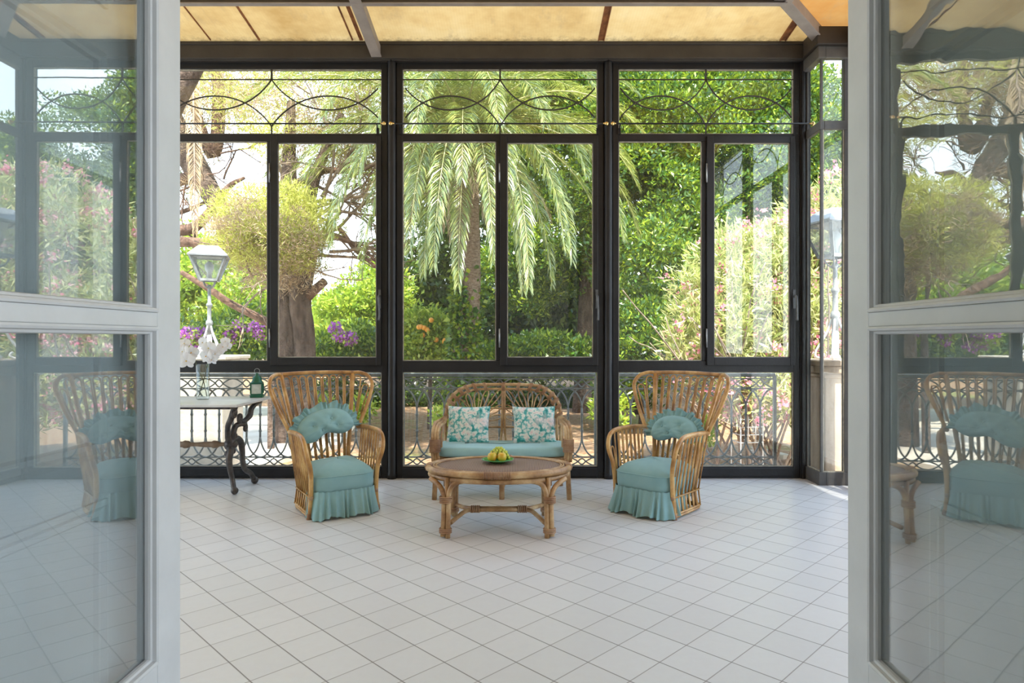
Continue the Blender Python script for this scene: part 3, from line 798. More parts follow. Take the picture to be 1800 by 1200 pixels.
def armchair(loc, rz, label, seed, mir=1):
    R = random.Random(seed)
    r = empty('rattan_armchair', loc, rz, label=label, cat='armchair', group='rattan armchairs either side of the loveseat')
    cane = MAT['cane']
    # side profile of the flared body at height z -> half width, rear y
    hwz = lambda z: float(np.interp(z,[0,0.15,0.38,0.57],[0.255,0.232,0.258,0.285]))
    for s in (-1,1):
        front = cr([(s*0.252,-0.215,0.0),(s*0.240,-0.215,0.15),(s*0.246,-0.235,0.33),(s*0.275,-0.255,0.45),(s*0.288,-0.225,0.535),(s*0.290,-0.15,0.575),(s*0.288,0.0,0.582),(s*0.285,0.15,0.575),(s*0.270,0.275,0.560)],7)
        MB().tube(front, 0.0165, 10).build('arm_rail', cane, r)
        k = MB(); k.lathe([(0.019,-0.02),(0.020,0),(0.019,0.02)], (s*0.252,-0.215,0.02), 10); k.build('foot_binding', MAT['wrap'], r)
        k = MB(); k.lathe([(0.017,-0.014),(0.019,0),(0.017,0.014)], (s*0.238,-0.216,0.15), 10)
        k.build('arm_binding', MAT['wrap'], r)
        lat = MB(); nn = 7
        def arm_pt(t): return (s*0.287, -0.165+t*0.40, 0.568)
        def mid_pt(t): return (s*0.234, -0.185+t*0.375, 0.15)
        def bot_pt(t): return (s*0.252, -0.19+t*0.375, 0.03)
        for i in range(nn):
            ta, tb = (i+0.10)/nn, (i+0.90)/nn
            A, B = arm_pt(ta), arm_pt(tb); ma, mb_ = mid_pt(ta), mid_pt(tb)
            hairpin(lat, ma, A, B, mb_, 0.0062, 6)
            lat.tube([ma, tuple((np.array(ma)+bot_pt(ta))/2), bot_pt(ta)], 0.0062, 6); lat.tube([mb_, bot_pt(tb)], 0.0062, 6)
        hairpin(lat, (s*0.245,-0.222,0.31), (s*0.270,-0.235,0.46), (s*0.276,-0.190,0.46), (s*0.245,-0.19,0.30), 0.006, 6)
        for z in (0.15,):
            lat.tube([(s*0.232,-0.215,z),(s*0.229,0.19,z)], 0.006, 6); lat.tube([(s*0.246,-0.215,z),(s*0.243,0.19,z)], 0.005, 6)
        lat.build('arm_lattice', cane, r)
        # wing
        wing = cr([(s*0.290,0.462,0.992),(s*0.340,0.42,0.992),(s*0.385,0.365,0.968),(s*0.405,0.320,0.915),(s*0.395,0.300,0.855),(s*0.355,0.285,0.745),(s*0.305,0.272,0.635),(s*0.268,0.266,0.555)],7)
        MB().tube(wing, 0.0155, 10).build('wing_rail', cane, r)
        wl = MB()
        def W(t, f):   # t up the wing, f outwards
            inner = np.array((s*(0.185+0.105*t), 0.255+0.205*t, 0.33+0.66*t)); 
            z = inner[2]; outx = float(np.interp(z,[0.55,0.64,0.75,0.86,0.93],[0.268,0.305,0.355,0.395,0.395])); outy = float(np.interp(z,[0.55,0.7,0.86,0.95],[0.266,0.28,0.30,0.34]))
            return inner*(1-f)+np.array((s*outx,outy,z))*f
        hairpin(wl, W(0.42,0.10), W(0.965,0.10), W(0.96,0.52), W(0.42,0.45), 0.0058, 6)
        hairpin(wl, W(0.45,0.55), W(0.86,0.55), W(0.86,0.93), W(0.50,0.80), 0.0058, 6)
        wl.build('wing_lattice', cane, r)
        # back post
        MB().tube(cr([(s*0.195,0.205,0.0),(s*0.182,0.200,0.15),(s*0.187,0.262,0.35),(s*0.215,0.312,0.52),(s*0.255,0.385,0.76),(s*0.290,0.462,0.995)],6), 0.0165, 10).build('back_post', cane, r)
        b = MB()
        q = np.array((s*0.290,0.462,0.985)); b.tube([q+(0,0.0,-0.035),q+(0,0,0.022)], 0.0195, 10)
        b.build('joint_binding', MAT['wrap'], r)
    MB().tube(cr([(-0.292,0.462,0.992),(-0.15,0.470,0.998),(0,0.472,1.0),(0.15,0.470,0.998),(0.292,0.462,0.992)],5), 0.0155, 10).build('back_rail', cane, r)
    bl = MB(); nb = 9
    def bk(t, h):   # h 0 at base, 1 at top
        hw = float(np.interp(h,[0,0.15,0.35,0.52,0.76,1.0],[0.19,0.178,0.182,0.21,0.25,0.28])); y = float(np.interp(h,[0,0.15,0.35,0.52,0.76,1.0],[0.205,0.200,0.262,0.312,0.385,0.465]))
        return np.array((-hw+2*hw*t, y, h*0.975))
    for i in range(nb):
        ta, tb = (i+0.12)/nb, (i+0.88)/nb
        hairpin(bl, bk(ta,0.15), bk(ta,0.999), bk(tb,0.999), bk(tb,0.15), 0.0062, 6)
        for t in (ta,tb): bl.tube([bk(t,0.15), bk(t,0.03)], 0.0062, 6)
    bl.build('back_lattice', cane, r)
    base = MB()
    for z, rr in ((0.035,0.0085),(0.018,0.0095)):
        base.tube(cr([(-0.252,-0.20,z),(-0.253,0.0,z),(-0.245,0.17,z),(-0.19,0.205,z),(0,0.212,z),(0.19,0.205,z),(0.245,0.17,z),(0.253,0.0,z),(0.252,-0.20,z)],5), rr, 8)
    base.tube([(-0.25,-0.205,0.05),(0.25,-0.205,0.05)], 0.010, 8)
    base.build('base_rail', cane, r)
    # upholstered seat with a gathered skirt
    O = outline(0.222,-0.285,0.185,0.11,0.05)
    cy = -0.05
    G = []
    for z, sc in ((0.10,0.93),(0.16,0.975),(0.235,1.0),(0.285,1.0),(0.300,0.985),(0.325,0.90),(0.352,0.74),(0.372,0.50),(0.382,0.22),(0.384,0.02)):
        G.append([(x*sc, cy+(y-cy)*sc, z+(0.012*math.sin(x*9)*math.cos(y*7) if sc < 0.9 else 0)) for x, y in O])
    m = MB().grid(np.array(G), closed_v=True); seat = m.build('upholstered_seat', MAT['teal'], r)
    MB().tube([(x*1.004, cy+(y-cy)*1.004, 0.294) for x, y in O], 0.0042, 6, closed=True).build('piping', MAT['teal'], seat)
    # skirt: front half of the outline, folded
    D = cr([( -0.226,-0.02,0),(-0.226,-0.12,0),(-0.224,-0.20,0),(-0.195,-0.265,0),(-0.12,-0.288,0),(0,-0.292,0),(0.12,-0.288,0),(0.195,-0.265,0),(0.224,-0.20,0),(0.226,-0.12,0),(0.226,-0.02,0)],28)
    seg = np.r_[0,np.cumsum(np.linalg.norm(np.diff(D,axis=0),axis=1))]; L = seg[-1]; nS = 330
    u = np.linspace(0,L,nS); Xc = np.interp(u,seg,D[:,0]); Yc = np.interp(u,seg,D[:,1])
    Xc = np.convolve(np.pad(Xc,6,'edge'),np.ones(13)/13,'valid'); Yc = np.convolve(np.pad(Yc,6,'edge'),np.ones(13)/13,'valid')
    tx, ty = np.gradient(Xc), np.gradient(Yc); tl = np.hypot(tx,ty); nx, ny = ty/tl, -tx/tl
    ph = np.cumsum(np.array([2*PI/0.043*(1+0.45*math.sin(k*0.11+seed)+0.25*math.sin(k*0.29+2*seed)) for k in range(nS)]))*(L/nS)
    S = []
    front = np.clip((-Yc-0.10)/0.12,0,1)
    for t in np.linspace(0,1,12):
        z = 0.185-0.172*t
        if t == 0: z = 0.193
        amp = (0.0040+0.0185*t)*(0.70+0.30*np.sin(ph*0.31)); out = 0.005+0.058*t**1.2*front*(0.75+0.25*np.sin(ph*0.17+1))
        w = np.sin(ph+0.5*np.sin(ph*0.5)*t)
        d = out+amp*w
        zz = z+0.012*t*np.sin(ph*0.23+seed) + (0.004*w if t == 0 else 0)
        S.append(np.stack([Xc+nx*d, Yc+ny*d, np.maximum(zz,0.006)],1))
    MB().grid(np.array(S)).build('skirt', MAT['teal'], seat)
    return r

armchair((-1.385,4.90,0), math.radians(33), 'rattan fan-back armchair with teal skirted seat, beside the marble table', 3)
armchair((1.050,4.895,0), math.radians(-42), 'rattan fan-back armchair with teal skirted seat, in front of the oleander window', 8)

def ruffled_cushion(loc, rz, tilt, roll, label, seed, a=0.215, b=0.165, low=0.07):
    r = empty('ruffled_cushion', loc, 0, label=label, cat='cushion', group='ruffled kidney cushions on the armchairs')
    r.rotation_mode = 'XYZ'
    r.rotation_euler = (Matrix.Rotation(rz,3,'Z') @ Matrix.Rotation(tilt,3,'X') @ Matrix.Rotation(roll,3,'Y')).to_euler()
    # local: x across, z up, -y towards the sitter
    nA, nR = 72, 14
    btn = [(-0.095,0.055),(0.055,0.075),(-0.035,0.005),(0.085,0.015)]
    def rim(ph):
        c, s = math.cos(ph), math.sin(ph)
        x = a*math.copysign(abs(c)**0.85,c); z = (b if s > 0 else low)*math.copysign(abs(s)**0.9,s)
        if s < 0: z += 0.055*math.exp(-(x/0.085)**2)
        return x, z
    def face(sgn):
        G = []
        for j in range(nR+1):
            q = j/nR; row = []
            for k in range(nA):
                ph = 2*PI*k/nA; x, z = rim(ph)
                X, Z = x*(q if q > 0.02 else 0.02), 0.035*(1-q)+z*q if q > 0.02 else 0.035
                th = 0.062*math.sqrt(max(0,1-q**2.6))
                if sgn < 0:
                    for bx, bz in btn:
                        d2 = (X-bx)**2+(Z-bz)**2
                        th -= 0.024*math.exp(-d2/0.0007)
                        ang = math.atan2(Z-bz, X-bx); th += 0.0035*math.sin(ang*7+bx*40)*math.exp(-d2/0.003)
                    th += 0.0030*math.sin(ph*13+seed)*q**2 + 0.002*math.sin(X*70+Z*40)
                row.append((X, sgn*max(th,0.004), Z))
            G.append(row)
        return np.array(G)
    m = MB(); m.grid(face(-1), closed_v=True); m.grid(face(1)[:, ::-1], closed_v=True)
    o = m.build('pad', MAT['teal'], r)
    k = MB()
    for bx, bz in btn:
        d = 0.062*0.72
        k.ball((bx,-d+0.006,bz), 0.0085, 10, 6, sy=0.6)
    k.build('button', MAT['teal'], o)
    rf = []
    nP = 240; ph = np.linspace(-0.32, PI+0.32, nP)
    ph2 = np.cumsum(1+0.35*np.sin(np.arange(nP)*0.17+seed))*0.62
    for t in np.linspace(0,1,7):
        row = []
        for i in range(nP):
            x, z = rim(ph[i]); l = math.hypot(x/a**2, z/b**2) or 1
            nx_, nz_ = x/a**2/l, z/b**2/l
            wv = math.sin(ph2[i])
            row.append((x*0.985+nx_*(0.052*t+0.012*t*math.sin(ph2[i]*0.37)), 0.024*t*wv*(0.7+0.3*math.sin(ph2[i]*0.29))+0.010*t*math.sin(ph2[i]*0.41+1), z*0.985+nz_*(0.052*t+0.012*t*math.sin(ph2[i]*0.37))))
        rf.append(row)
    MB().grid(np.array(rf)).build('ruffle', MAT['teal'], o)
    return r
def on_chair(c, rz, p):
    q = rotz(p, rz); return (c[0]+q[0], c[1]+q[1], q[2])
rzl, rzr = math.radians(33), math.radians(-42)
ruffled_cushion(on_chair((-1.385,4.90),rzl,(-0.005,0.205,0.560)), rzl, math.radians(-17), math.radians(-13), 'teal buttoned cushion with ruffled edge leaning in the armchair beside the marble table', 2, 0.225, 0.165, 0.075)
ruffled_cushion(on_chair((1.050,4.895),rzr,(0.020,0.205,0.530)), rzr, math.radians(-17), math.radians(0), 'teal buttoned cushion with ruffled edge leaning in the armchair by the oleander window', 5, 0.20, 0.15, 0.075)

# ---------------------------------------------------------------- loveseat
def loveseat():
    r = empty('rattan_loveseat', (-0.135,5.38,0), 0, label='pale rattan loveseat with sunburst back behind the coffee table', cat='loveseat')
    cp = MAT['cane_pale']
    yf, yb = -0.225, 0.235
    for s in (-1,1):
        MB().tube([(s*0.535,yf-0.005,0),(s*0.525,yf,0.20),(s*0.52,yf,0.37)], 0.020, 10).build('front_leg', cp, r)
        MB().tube([(s*0.50,yb+0.02,0),(s*0.50,yb,0.25),(s*0.50,yb,0.42)], 0.018, 10).build('rear_leg', cp, r)
        for j, off in enumerate((0,0.022,0.042)):
            pts = cr([(s*(0.545-off),yf-0.005,0.30),(s*(0.550-off),yf-0.03,0.42),(s*(0.545-off),yf-0.02,0.545),(s*(0.535-off),yf+0.055,0.600-off*0.5),(s*(0.525-off),yf+0.20,0.598-off*0.5),(s*(0.505-off*0.6),yb-0.04,0.60)],6)
            MB().tube(pts, 0.013, 8).build('arm_rail', cp, r)
        w = MB()
        for k in range(7): w.lathe([(0.047,-0.006),(0.050,0),(0.047,0.006)], (0,0,0), 12)
        w = MB()
        for k in range(8):
            z = 0.385+k*0.013
            w.tube([(s*(0.566-0.0),yf-0.045,z),(s*0.566,yf+0.005,z),(s*0.486,yf+0.005,z),(s*0.486,yf-0.045,z)], 0.0065, 6, closed=True)
        w.build('arm_binding', MAT['wrap'], r)
        a = MB()
        a.tube(cr([(s*0.485,yf+0.05,0.385),(s*0.485,yf+0.06,0.50),(s*0.485,yf+0.12,0.575)],5), 0.009, 8)
        a.tube(cr([(s*0.485,yb-0.10,0.385),(s*0.487,yb-0.10,0.50),(s*0.487,yb-0.10,0.585)],5), 0.009, 8)
        a.build('arm_strut', cp, r)
        c = MB(); c.tube(cr([(s*0.522,yf,0.20),(s*0.47,yf,0.27),(s*0.40,yf,0.305)],6), 0.012, 8); c.tube(cr([(s*0.522,yf+0.0,0.20),(s*0.518,yf+0.10,0.27),(s*0.515,yf+0.18,0.305)],6), 0.012, 8)
        c.build('corner_brace', cp, r)
    MB().tube([(0.0,yf+0.01,0),(0.0,yf+0.01,0.31)], 0.022, 10).build('front_leg', cp, r)
    MB().tube([(0.0,yb,0),(0.0,yb,0.31)], 0.018, 10).build('rear_leg', cp, r)
    f = MB()
    for z, y in ((0.312,yf),(0.312,yb)):
        f.tube([(-0.52,y,z),(0.52,y,z)], 0.017, 10)
    f.tube([(-0.52,yf-0.012,0.284),(0.52,yf-0.012,0.284)], 0.012, 8)
    for x in (-0.52,-0.26,0,0.26,0.52): f.tube([(x,yf,0.312),(x,yb,0.312)], 0.014, 8)
    for y in np.linspace(yf+0.05,yb-0.05,6): f.tube([(-0.52,y,0.319),(0.52,y,0.319)], 0.008, 6)
    f.build('seat_frame', cp, r)
    g = MB()
    for k in range(24):
        x = -0.50+k*1.0/23
        g.tube([(x,yf-0.02,0.330),(x+0.006,yf-0.024,0.302),(x,yf-0.014,0.268)], 0.010, 5)
    g.build('seat_binding', MAT['wrap'], r)
    arch = [(-0.505,0.36),(-0.505,0.50),(-0.500,0.62),(-0.480,0.715),(-0.420,0.800),(-0.330,0.850),(-0.22,0.868),(0,0.872),(0.22,0.868),(0.330,0.850),(0.420,0.800),(0.480,0.715),(0.500,0.62),(0.505,0.50),(0.505,0.36)]
    yz = lambda z: yb+0.02+max(0,z-0.36)*0.16
    A1 = cr([(x,yz(z),z) for x,z in arch],7); MB().tube(A1, 0.0145, 10).build('back_arch', cp, r)
    inn = [(x*0.925, 0.36+(z-0.36)*0.925) for x, z in arch]
    A2 = cr([(x,yz(z)-0.002,z) for x,z in inn],7); MB().tube(A2, 0.0105, 8).build('back_arch', cp, r)
    for t in np.linspace(0.14,0.86,17):
        w = MB()
        i = int(t*(len(A1)-1)); p, q = A1[i], A2[i]; d = (p-q)/np.linalg.norm(p-q); tn = A1[min(i+1,len(A1)-1)]-A1[i-1]; tn /= np.linalg.norm(tn)
        for e in (-0.009,0,0.009):
            m0 = p+d*0.018+tn*e; m1 = q-d*0.014+tn*e; yv = np.array((0,1,0))
            w.tube([m0-yv*0.012, m1-yv*0.012, m1+yv*0.012, m0+yv*0.012], 0.0062, 5, closed=True)
        w.build('arch_binding', MAT['wrap'], r)
    s = MB()
    for x in (-0.017,0.017): s.tube(cr([(x*1.6,yz(0.36),0.36),(x*0.8,yz(0.48),0.48),(x*0.55,yz(0.7),0.70),(x*0.5,yz(0.85),0.86)],5), 0.011, 8)
    s.tube([(-0.49,yz(0.505),0.505),(0.49,yz(0.505),0.505)], 0.008, 8)
    s.tube([(-0.49,yz(0.665),0.665),(0.49,yz(0.665),0.665)], 0.007, 8)
    s.build('back_splat', cp, r)
    fan = MB()
    for sd in (-1,1):
        foc = np.array((sd*0.235, yz(0.52), 0.545))
        for k in range(9):
            ang = math.radians(14+k*19)
            d = np.array((math.cos(ang),0,math.sin(ang)))
            # reach to the inner arch, the centre post or the side
            best = 0.5
            for t in np.linspace(0.03,0.6,115):
                q = foc+d*t
                hw = np.interp(q[2],[0.36,0.60,0.69,0.765,0.81,0.827],[0.462,0.458,0.435,0.375,0.29,0.19])
                if q[2] > 0.826 or abs(q[0]) > hw or q[0]*sd < 0.012: best = t; break
            L = best-0.008; n_ = np.array((-d[2],0,d[0]))
            w_ = 0.030
            pts = [foc+n_*0.006, foc+d*L*0.45+n_*0.012, foc+d*(L-0.07)+n_*0.021, foc+d*(L-0.018)+n_*0.017, foc+d*L, foc+d*(L-0.018)-n_*0.017, foc+d*(L-0.07)-n_*0.021, foc+d*L*0.45-n_*0.012, foc-n_*0.006]
            P_ = cr(pts,5)
            for p in P_: p[1] = yz(p[2])-0.006
            fan.tube(P_, 0.0052, 6)
        fan.tube(cr([foc+(0,0,0.01), foc+(sd*-0.02,0,-0.06),foc+(sd*-0.03,0,-0.19)],4), 0.006, 6); fan.tube(cr([foc+(0,0,0.01), foc+(sd*0.02,0,-0.06),foc+(sd*0.03,0,-0.19)],4), 0.006, 6)
    fan.build('back_sunburst', cp, r)
    return r
loveseat()

def pillow_mesh(w, h, t, n=22, seed=0, droop=0.0):
    R = np.random.default_rng(seed); a = R.uniform(0,6.28,6)
    m = MB()
    for sgn in (-1,1):
        G = []
        for j in range(n+1):
            row = []
            for i in range(n+1):
                u, v = 2*i/n-1, 2*j/n-1
                e = (max(0,(1-u*u))*max(0,(1-v*v)))**0.42
                pinch = 1-0.07*(1-abs(v)**2)*abs(u)**3
                pinchv = 1-0.07*(1-abs(u)**2)*abs(v)**3
                x = u*w/2*pinch; z = v*h/2*pinchv
                th = t/2*e*(1+0.05*math.sin(3*u+a[0])*math.sin(4*v+a[1])) + 0.0035*math.sin(9*u+5*v+a[2])*e
                row.append((x, sgn*max(th,0.0025), z - droop*(1-v)*0.0))
            G.append(row)
        G = np.array(G); m.grid(G if sgn < 0 else G[:, ::-1])
    return m
def floral_cushion(x, y, z, rz, tilt, label, seed):
    m = pillow_mesh(0.365, 0.335, 0.125, seed=seed)
    o = m.build('floral_cushion', MAT['floral'])
    o.location = (x,y,z); o.rotation_euler = (Matrix.Rotation(rz,3,'Z') @ Matrix.Rotation(tilt,3,'X')).to_euler()
    tag(o, label, 'cushion', 'floral cushions on the loveseat')
floral_cushion(-0.425, 5.475, 0.545, math.radians(-4), math.radians(-20), 'square teal and white floral cushion at the left end of the loveseat', 1)
floral_cushion(0.130, 5.475, 0.543, math.radians(4), math.radians(-21), 'square teal and white floral cushion at the right end of the loveseat', 4)
# loose seat pad
G = []
n = 40; pw, pd = 0.515, 0.215
ring = []
for k in range(80):
    a = 2*PI*k/80; c_, s_ = math.cos(a), math.sin(a)
    ring.append((pw*math.copysign(abs(c_)**0.22,c_), pd*math.copysign(abs(s_)**0.28,s_)))
for z, sc, ins in ((0.371,0.97,0.0),(0.385,0.99,0),(0.405,1.0,0),(0.425,0.99,0),(0.440,0.96,0),(0.447,0.85,0),(0.450,0.5,0),(0.451,0.05,0)):
    sx = 1-(1-sc)*0.42
    G.append([(x*sx, y*sc, z+(0.004*math.sin(x*11+1)*math.sin(y*14) if sc < 1 and z > 0.42 else 0)-0.006*max(0,1-abs(x)/0.1)*(1 if z > 0.43 else 0)) for x, y in ring])
G.insert(0, [(x*0.3,y*0.3,0.369) for x, y in ring])
pad = MB().grid(np.array(G), closed_v=True)
o = pad.build('seat_pad', MAT['teal_pad']); o.location = (-0.135,5.365,-0.036)
tag(o, 'long pale teal seat pad lying on the loveseat under the floral cushions', 'cushion')

# ---------------------------------------------------------------- coffee table
def coffee_table():
    r = empty('coffee_table', (-0.137,4.425,0), 0, label='oval pale rattan coffee table with brown woven top', cat='coffee table')
    cp = MAT['cane_pale']; a, b, zt = 0.475, 0.305, 0.420
    def ell(s, z, n=64): return [(a*s*math.cos(t), b*s*math.sin(t), z) for t in np.linspace(0,2*PI,n,endpoint=False)]
    m = MB(); V = [ell(s_, z) for s_, z in ((0.985,zt-0.022),(0.985,zt-0.004),(0.5,zt-0.004),(0.02,zt-0.004))]
    m.grid(np.array(V), closed_v=True); m.build('woven_top', MAT['weave'], r)
    MB().tube(ell(1.0, zt-0.016), 0.021, 10, closed=True).build('rim', cp, r)
    k = MB(); k.tube(ell(0.93, zt-0.002), 0.006, 6, closed=True); k.tube(ell(0.895, zt-0.002), 0.006, 6, closed=True)
    k.build('top_ring', cp, r)
    MB().tube(ell(0.975, zt-0.056), 0.018, 10, closed=True).build('lower_rim', cp, r)
    for t0 in (1.5*PI, 0.5*PI, 0, PI):
        wr = MB()
        for d in np.linspace(-0.17,0.17,17) if t0 in (1.5*PI,0.5*PI) else np.linspace(-0.10,0.10,8):
            t = t0+d; c = np.array((a*math.cos(t), b*math.sin(t), zt-0.016)); nrm = np.array((math.cos(t)/a, math.sin(t)/b, 0)); nrm /= np.linalg.norm(nrm)
            wr.tube([c+nrm*0.0225*math.cos(q)+np.array((0,0,0.0225*math.sin(q))) for q in np.linspace(0,2*PI,8,endpoint=False)], 0.0048, 5, closed=True)
        wr.build('rim_binding', MAT['wrap'], r)
    for sx in (-1,1):
        for sy in (-1,1):
            fx, fy = sx*0.318, sy*0.268
            lg = MB()
            lg.tube(cr([(fx,fy,0),(fx-sx*0.004,fy*0.97,0.20),(fx-sx*0.008,fy*0.93,0.29),(fx-sx*0.045,fy*0.93,0.345),(fx-sx*0.13,fy*0.97,0.366)],6), 0.0165, 9)
            lg.tube(cr([(fx+sx*0.032,fy*0.985,0.01),(fx+sx*0.026,fy*0.95,0.20),(fx+sx*0.030,fy*0.90,0.27),(fx+sx*0.062,fy*0.80,0.325),(fx+sx*0.125,fy*0.58,0.358)],6), 0.0165, 9)
            lg.tube([(fx+sx*0.014,fy*0.91,0.004),(fx+sx*0.008,fy*0.88,0.38)], 0.015, 8)
            leg = lg.build('leg', cp, r)
            for zz_ in ((0.035,0.046,0.057),(0.225,0.236,0.247,0.258)):
              q = MB()
              for zc in zz_:
                y_ = fy*(0.965 if zc < 0.1 else 0.925)
                q.tube([(fx+0.016*sx+0.037*math.cos(t)*1.0, y_+0.031*math.sin(t), zc) for t in np.linspace(0,2*PI,12,endpoint=False)], 0.0062, 5, closed=True)
              q.build('leg_binding', MAT['wrap'], leg)
    for sy in (-1,1):
        MB().tube([(-0.20,sy*0.263,0.367),(0.20,sy*0.263,0.367)], 0.0165, 9).build('apron_rail', cp, r)
    st = MB()
    for sy in (-1,1):
        st.tube([(-0.20,sy*0.017,0.115),(0.20,sy*0.017,0.115)], 0.0155, 9)
        for sx in (-1,1):
            st.tube(cr([(sx*0.19,sy*0.017,0.115),(sx*0.225,sy*0.045,0.112),(sx*0.262,sy*0.12,0.100),(sx*0.305,sy*0.225,0.085)],6), 0.0150, 9)
    st.build('stretcher', cp, r)
    for x0 in (-0.16,0.16):
        q = MB()
        for d in (-0.026,-0.013,0,0.013,0.026):
            q.tube([(x0+d, 0.036*math.cos(t), 0.115+0.020*math.sin(t)) for t in np.linspace(0,2*PI,12,endpoint=False)], 0.0058, 5, closed=True)
        q.build('stretcher_binding', MAT['wrap'], r)
coffee_table()

# fruit dish on the coffee table
px_, py_, pz_ = -0.146, 4.50, 0.4185
d = MB(); nA = 48; G = []
for rr, z in ((0.004,0.0),(0.050,0.0),(0.058,0.006),(0.075,0.013),(0.098,0.022),(0.100,0.025),(0.095,0.026),(0.072,0.018),(0.055,0.011),(0.004,0.009)):
    row = []
    for k in range(nA):
        t = 2*PI*k/nA; w = 1+ (0.09*abs(math.sin(t*4)) if rr > 0.09 else 0.0)
        row.append((rr*w*math.cos(t)*1.05, rr*w*math.sin(t)*0.95, z))
    G.append(row)
d.grid(np.array(G), closed_v=True)
o = d.build('leaf_dish', MAT['plate']); o.location = (px_,py_,pz_)
tag(o, 'green glazed leaf-edged dish of fruit on the coffee table', 'dish')
def fruit(dx, dy, rz, label):
    r = empty('yellow_fruit', (px_+dx,py_+dy,pz_+0.012), rz, label=label, cat='fruit', group='yellow fruit in the green dish')
    m = MB(); m.lathe([(0.004,0.001),(0.016,0.003),(0.027,0.012),(0.0325,0.027),(0.031,0.042),(0.024,0.055),(0.012,0.062),(0.003,0.060)], n=18)
    m.build('flesh', MAT['quince'], r)
    k = MB(); k.tube([(0,0,0.058),(0.002,0.001,0.066),(0.005,0.0,0.072)], 0.0022, 6); k.build('stalk', MAT['stem'], r)
fruit(-0.036, -0.030, 0.3, 'yellow green fruit at the left front of the green dish')
fruit(0.030, -0.034, 1.4, 'orange yellow fruit at the right front of the green dish')
gr = empty('grape_bunch', (px_,py_+0.025,pz_+0.012), 0, label='bunch of green grapes heaped behind the two yellow fruit', cat='grapes')
R = random.Random(5); gp = None; cnt = 0
for lay, (z, rad, n) in enumerate(((0.014,0.060,15),(0.034,0.054,14),(0.052,0.044,11),(0.068,0.030,8),(0.082,0.014,4))):
    for k in range(n):
        a = 2*PI*k/n+lay*0.4; x, y = rad*math.cos(a)*1.15+0.006, rad*math.sin(a)*0.6
        if z < 0.04 and y < -0.012: continue
        if gp is None:
            gp = MB().ball((0,0,0),0.0115,10,8,sz=1.12).build('grape', MAT['grape'], gr); q = gp
        else:
            q = gp.copy(); COL.objects.link(q); q.parent = gr
        q.location = (x+R.uniform(-.003,.003), y+R.uniform(-.003,.003), z+R.uniform(-.003,.003))
MB().tube(cr([(0.01,0.01,0.02),(0.012,0.008,0.06),(0.006,0.006,0.092)],4),0.003,6).build('grape_stalk', MAT['stem'], gr)

